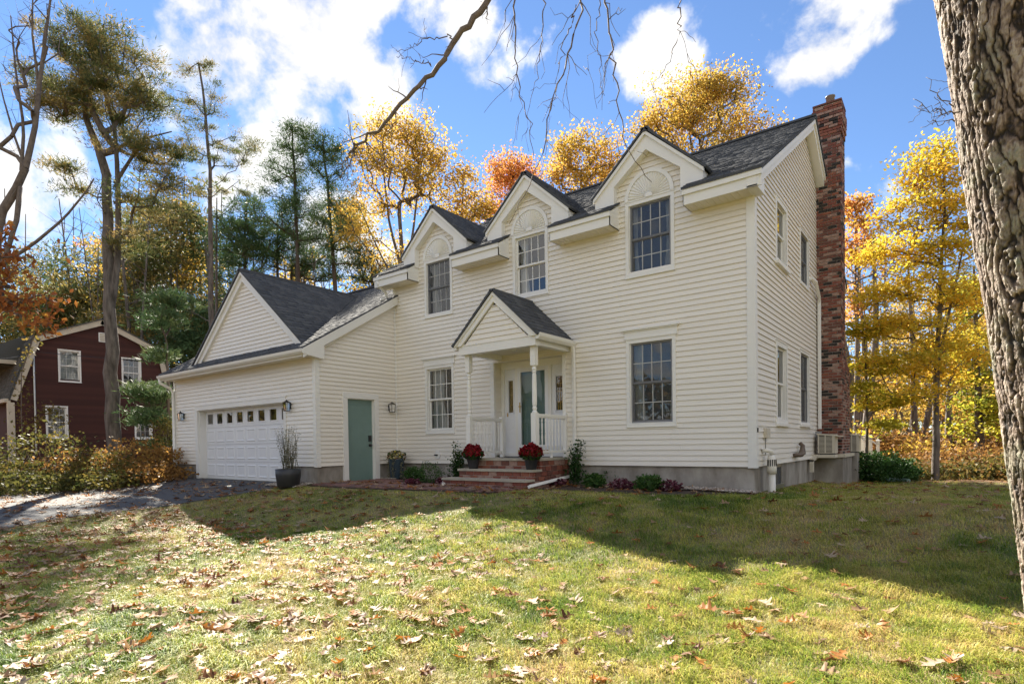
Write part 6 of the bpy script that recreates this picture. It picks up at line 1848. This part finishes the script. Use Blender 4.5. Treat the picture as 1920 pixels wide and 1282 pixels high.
def limb(name, pts, r0, r1, seed, twigs=0, tl=.4, down=.6, mat='twig', n=26):
    """a branch of the near oak, with side twigs"""
    g = np.random.default_rng(seed)
    p = curve_pts(pts, n); p[1:-1] += g.normal(size=(n - 2, 3)) * .012
    rr = np.linspace(r0, r1, n)
    k = MB(); k.tube([tuple(q - ob) for q in p], list(rr), 7)
    for _ in range(twigs):
        i = g.integers(2, n - 1); d = unit(p[i] - p[i - 1] + g.normal(size=3) * .55 + np.array([0, 0, -down])); L_ = tl * g.uniform(.35, 1.2)
        q = [p[i]]
        for s in range(5): q.append(q[-1] + unit(d + g.normal(size=3) * .28 + np.array([0, 0, -.1 * s * down])) * L_ / 5)
        k.tube([tuple(x - ob) for x in q], list(np.linspace(min(rr[i] * .5, .007), .0016, 6)), 5)
        if g.random() < .6:
            q2 = [q[2]]; d2 = unit(d + g.normal(size=3) * .8)
            for s in range(3): q2.append(q2[-1] + unit(d2 + g.normal(size=3) * .3) * L_ / 7)
            k.tube([tuple(x - ob) for x in q2], list(np.linspace(.003, .0014, 4)), 4)
    k.build(name, mat, oak, True)


A3 = lambda L_, z: [at(u, v, z) for u, v in L_]
top_limb = [at(1800, -300, 3.45), at(1600, -420, 3.9), at(1300, -330, 4.6), at(1080, -230, 5.2), at(930, -30, 5.4)]
limb('branch', top_limb, .13, .036, 1, 0)
limb('branch', A3([(932, -35), (915, 0), (882, 45), (855, 72), (838, 110), (820, 125), (790, 160), (770, 178), (745, 205), (735, 215), (705, 248), (680, 265), (668, 272)], 5.4), .033, .012, 2, 13, .4, .5)
limb('branch', A3([(668, 272), (655, 290), (645, 305), (638, 312)], 5.4), .011, .004, 3, 8, .3, .4)
limb('branch', A3([(668, 272), (660, 300), (640, 330), (620, 345)], 5.4), .007, .003, 4, 4, .2, .5)
limb('branch', A3([(850, 75), (842, 66), (800, 72), (770, 88), (744, 98)], 5.4), .006, .002, 5, 5, .2, .2)
limb('branch', A3([(806, 118), (780, 115), (760, 110), (744, 106)], 5.4), .005, .002, 6, 3, .2, .2)
for j, (L_, z, r_) in enumerate([([(963, -60), (966, 30), (967, 100), (975, 150), (978, 185), (985, 212), (993, 228), (997, 260), (1001, 292)], 5.3, .009),
                                 ([(1020, -60), (1018, 30), (1013, 100), (1004, 150), (995, 190), (988, 222)], 5.2, .007),
                                 ([(1095, -80), (1088, 20), (1076, 75), (1060, 130), (1043, 170), (1028, 215), (1019, 250), (1016, 300), (1006, 330), (990, 360), (968, 392), (955, 420)], 5.0, .010),
                                 ([(1080, 10), (1066, 60), (1050, 110), (1043, 160), (1040, 200)], 5.0, .006),
                                 ([(1130, -60), (1138, 20), (1147, 80), (1150, 130), (1158, 170), (1160, 210), (1172, 250), (1185, 292), (1190, 300), (1205, 320), (1222, 342)], 4.8, .009),
                                 ([(1124, -20), (1118, 60), (1124, 130), (1134, 180)], 4.8, .005),
                                 ([(1280, -60), (1276, 10), (1270, 70), (1255, 110), (1240, 145), (1215, 172)], 4.7, .007)]):
    limb('branch', A3(L_, z), r_, .0025 if r_ > .008 else .0016, 20 + j, 9 if r_ > .008 else 3, .45, .9)
# the hanging twigs spring from the high limb
for j, (u, z, uu) in enumerate([(963, 5.3, 1000), (1020, 5.2, 1060), (1095, 5.0, 1160), (1130, 4.8, 1230), (1280, 4.7, 1290)]):
    limb('branch', [at(uu, -300, z), at(u + 6, -160, z), at(u, -60, z)], .02, .012, 40 + j, 0, n=10)
for j, L_ in enumerate([[(1790, 215), (1755, 205), (1728, 192), (1712, 186)], [(1788, 200), (1760, 175), (1742, 158), (1736, 145)], [(1800, 210), (1760, 212), (1730, 203)], [(1790, 228), (1760, 232), (1745, 234)]]):
    limb('branch', A3(L_, 3.5), .004, .0012, 50 + j, 5, .12, .0, n=10)

# ------------------------------------------------------------------ lawn
def on_lawn(x, y):
    x = np.asarray(x); y = np.asarray(y)
    drv = (x < (-10.10 - .55 * sm(-2.6, -5.5, y) + .9 * sm(-6.5, -10, y))) & (x > -17.1)
    pth = (x < -3.9) & (y > -2.72 - .22 * sm(-5, -8, x)) & (x > -17.1)
    bed = (x < .04) & (y > (-1.5 + 1.0 * sm(-1.2, .1, x))) & (x >= -3.95)
    hs = (x < .05) & (y > -.05)
    foot = (x < .68) & (y > 5.8) & (y < 8.1)
    ok = ~(drv | pth | bed | hs | foot) & (y < 8.9 + .25 * np.sin(3 * x)) & (x > -18.6) & (x < 9)
    return ok


def in_view(x, y, z, pad=60):
    q = np.stack([x, y, z], -1) - CAM
    zc = q @ AX_F; zc_ = np.maximum(zc, .1)
    u = CX + F_PX * (q @ AX_R) / zc_; v = CY - F_PX * (q @ AX_U) / zc_
    return (zc > .6) & (u > -pad) & (u < 1920 + pad) & (v < 1282 + pad * 2), zc, u, v


_gt = np.random.default_rng(500)
_t1, _t2, _t3, _t4 = (value_noise(64, 64, _gt) for _ in range(4))


def lawn_tone(x, y):
    n = .34 * samp(_t1, x * .55 + 40, y * .55 + 40) + .30 * samp(_t2, x * 1.7 + 80, y * 1.7 + 80) + .36 * samp(_t3, x * 4.6 + 130, y * 4.6 + 130)
    n = .5 + (n - .5) * 1.75
    greener = .24 * sm(-5.2, -3.2, y) * sm(-4, -8, x)  # shifts blade tint to green toward garage and house
    return np.clip(n - greener, 0, 1)


def build_grass():
    g = np.random.default_rng(200)
    V = []; T = []; F3 = []; o = 0
    for (lo, hi, dens, hgt, wid, two) in ((2.2, 6.0, 5200, .060, .0050, True), (6.0, 9.5, 2600, .060, .0062, True), (9.5, 14, 1300, .060, .0085, False), (14, 26, 560, .065, .013, False)):
        n = int(dens * 560)
        if hi <= 9.5: xr, yr = (-12, 7), (-11.5, 2)
        else: xr, yr = (-19, 9), (-11, 9.2)
        area = (xr[1] - xr[0]) * (yr[1] - yr[0]); n = int(dens * area)
        x = g.uniform(*xr, n).astype(np.float32); y = g.uniform(*yr, n).astype(np.float32)
        q = (x - CAM[0]) * AX_F[0] + (y - CAM[1]) * AX_F[1]
        m_ = (q > lo - .2) & (q < hi + .2); x, y = x[m_], y[m_]
        z = gz(x, y); vis, zc, u, v_ = in_view(x, y, z)
        keep = vis & (zc >= lo) & (zc < hi) & on_lawn(x, y)
        # thin where the sod is worn
        tone = lawn_tone(x, y); keep &= g.uniform(0, 1, len(x)) < 1.0 - .45 * np.clip(tone - .55, 0, 1) * 2
        x, y, z, tone = x[keep], y[keep], z[keep], tone[keep]; n = len(x)
        ang = g.uniform(0, 2 * math.pi, n); lean = g.uniform(.35, 1.75, n)
        clump = samp(_t4, x * 5.5 + 130, y * 5.5 + 130); ang = ang * .7 + 3.0 * clump
        h = hgt * g.uniform(.5, 1.35, n) * (.45 + 1.0 * clump); w_ = wid * g.uniform(.6, 1.3, n)
        dx, dy = np.cos(ang), np.sin(ang); px, py = -dy, dx
        base = np.stack([x, y, z], -1); side = np.stack([px, py, np.zeros(n)], -1) * (w_ / 2)[:, None]
        mid = base + np.stack([dx * h * lean * .35, dy * h * lean * .35, h * .62], -1)
        tip = base + np.stack([dx * h * lean, dy * h * lean, h * np.maximum(1.04 - .42 * lean, .22)], -1)
        tn = np.clip(tone * .8 + g.normal(size=n) * .16 + .07, 0, 1)
        if two:
            v = np.stack([base - side, base + side, mid - side * .75, mid + side * .75, tip], 1).reshape(-1, 3)
            i = np.arange(n)[:, None] * 5 + o
            F3.append(np.concatenate([i + [0, 1, 3], i + [0, 3, 2], i + [2, 3, 4]])); T.append(np.repeat(tn, 5)); o += 5 * n
        else:
            v = np.stack([base - side, base + side, tip], 1).reshape(-1, 3)
            i = np.arange(n)[:, None] * 3 + o; F3.append(i + [0, 1, 2]); T.append(np.repeat(tn, 3)); o += 3 * n
        V.append(v)
    me = np_mesh('grass', np.concatenate(V), np.concatenate(F3), M['grass'], np.concatenate(T))
    print('GRASS tris', len(me.polygons))
    tag(link('grass', me), kind='stuff')


build_grass()


# fallen oak leaves
def oak_leaf(seed, mat, curl):
    g = np.random.default_rng(seed); L_ = 1.0
    half = [(0, .015), (.10, .03), (.18, .17), (.24, .20), (.28, .09), (.36, .10), (.46, .32), (.54, .34), (.55, .15), (.64, .13), (.74, .27), (.82, .27), (.80, .12), (.90, .10), (1.0, .0)]
    v = []; f = []
    mids = [(x, 0.0) for x, _ in half]
    cx = curl * g.uniform(.7, 1.3); cy = curl * g.uniform(.6, 1.4); tw = g.normal() * .25 * curl
    def warp(x, y):
        z = cx * .55 * ((x - .5) ** 2) + cy * 1.6 * abs(y) ** 1.6 + .05 * math.sin(11 * x + seed) * abs(y) * 3 + tw * (x - .5) * y * 3
        return ((x - .5) * (1 - .12 * curl), y * (1 - .2 * curl), z)
    n = len(half)
    v = [warp(*p) for p in mids]
    for s in (1, -1):
        o = len(v); v += [warp(x + g.normal() * .012, s * w_ * g.uniform(.85, 1.15)) for x, w_ in half]
        for i in range(n - 1):
            q = (i, i + 1, o + i + 1, o + i); f.append(q if s < 0 else q[::-1])
    o = len(v); v += [warp(-.16, -.008), warp(-.16, .008), warp(.02, .012), warp(.02, -.012)]; f.append((o, o + 1, o + 2, o + 3))
    me = bpy.data.meshes.new('fallen_leaf'); me.from_pydata(v, [], f); me.materials.append(M['leaf_' + mat])
    me.polygons.foreach_set('use_smooth', np.ones(len(me.polygons), dtype=bool)); me.update(); return me


def build_fallen():
    g = np.random.default_rng(210)
    n = 34000
    x = g.uniform(-19, 8, n); y = g.uniform(-10.2, 9, n); z = gz(x, y)
    vis, zc, u, v = in_view(x, y, z, 10)
    drv = (x < (-10.2 - .55 * sm(-2.6, -5.5, y) + .9 * sm(-6.5, -10, y))) & (x > -17.1) & (y < -2.9)
    lawn = on_lawn(x, y)
    pth = (x < -3.9) & (x > -9.3) & (y < -1.75) & (y > -2.8)
    bed = (x < .0) & (x > -3.7) & (y < -.1) & (y > -1.4)
    # thick on the left half, thin towards the right and the house
    dens = .18 + .54 * np.clip((1150 - u) / 900, 0, 1.15) + .10 * np.clip((v - 1000) / 282, 0, 1) * np.clip((1700 - u) / 900, 0, 1)
    dens = np.where(lawn, dens * np.where(y > -5.5, .45, 1.0), np.where(drv, .28, np.where(pth, .3, np.where(bed, .25, 0))))
    clus = .5 + .5 * np.sin(2.1 * x + .7 + 1.1 * np.sin(1.9 * y)) * np.sin(2.5 * y + 1.3 * np.sin(1.7 * x)); dens = dens * (.55 + 1.1 * clus ** 2)
    keep = vis & (g.uniform(0, 1, n) < dens * 1.45) & (zc < 24)
    x, y, z, zc, u, v, drv = x[keep], y[keep], z[keep], zc[keep], u[keep], v[keep], drv[keep]
    order = np.argsort(zc); meshes = {}
    for c in LEAFC:
        for k_ in range(5): meshes[c, k_] = oak_leaf(300 + 7 * k_ + len(c), c, [.12, .35, .6, .9, .25][k_])
    print('FALLEN', len(x))
    for idx in order[:290]:
        c = rnd.choices(['pale', 'tan', 'orange', 'brown'], [2.6, 4.0, 3.4, 2.6])[0]
        form = rnd.randrange(5)
        o = link('fallen_leaf', meshes[c, form])
        s_ = rnd.uniform(.095, .205)
        o.scale = (s_, s_, s_); o.location = (x[idx], y[idx], z[idx] + (.018 if drv[idx] else rnd.uniform(.022, .045)))
        o.rotation_euler = (rnd.gauss(0, .28) + (math.pi if rnd.random() < .35 else 0), rnd.gauss(0, .28), rnd.uniform(0, 6.28))
        word = {'pale': 'bleached pale', 'tan': 'tan', 'orange': 'orange brown', 'brown': 'dark brown'}[c]
        shape = ['flat', 'slightly cupped', 'cupped', 'tightly curled', 'almost flat'][form]
        big = 'large' if s_ > .145 else 'small'
        side = 'left' if u[idx] < 480 else ('left of centre' if u[idx] < 960 else ('right of centre' if u[idx] < 1440 else 'right'))
        row = 'at the very bottom' if v[idx] > 1190 else ('low down' if v[idx] > 1090 else 'further back')
        where = 'on the driveway asphalt' if drv[idx] else 'on lawn, ' + row + ', ' + side
        tag(o, '%s %s %s oak leaf %s' % (big, shape, word, where), 'leaf', '%s %s %s fallen leaves %s' % (big, shape, word, where))
    rest_ = order[290:]
    n = len(rest_); P_ = np.stack([x[rest_], y[rest_], z[rest_] + np.where(drv[rest_], .02, .045)], 1)
    base = meshes['tan', 1]; bv = np.array([tuple(q.co) for q in base.vertices]); bf = np.array([tuple(q.vertices) for q in base.polygons])
    a = g.uniform(0, 6.28, n); s_ = g.uniform(.095, .20, n); rx = g.normal(size=n) * .3; fl = np.where(g.uniform(0, 1, n) < .35, -1, 1)
    vx = bv[None, :, 0] * s_[:, None]; vy = bv[None, :, 1] * s_[:, None]; vz = bv[None, :, 2] * s_[:, None] * fl[:, None]
    vz = vz + vy * np.sin(rx)[:, None]
    X = vx * np.cos(a)[:, None] - vy * np.sin(a)[:, None]; Y = vx * np.sin(a)[:, None] + vy * np.cos(a)[:, None]
    V = (np.stack([X, Y, vz], -1) + P_[:, None, :]).reshape(-1, 3); F = (bf[None] + (np.arange(n) * len(bv))[:, None, None]).reshape(-1, 4)
    t_ = np.repeat(g.choice([.05, .3, .6, .95], n, p=[.22, .27, .31, .20]) + g.normal(size=n) * .04, len(bv))
    tag(link('leaf_scatter', np_mesh('leaf_scatter', V, F, M['leaf_mix'], np.clip(t_, 0, 1), smooth=True)), kind='stuff')


build_fallen()
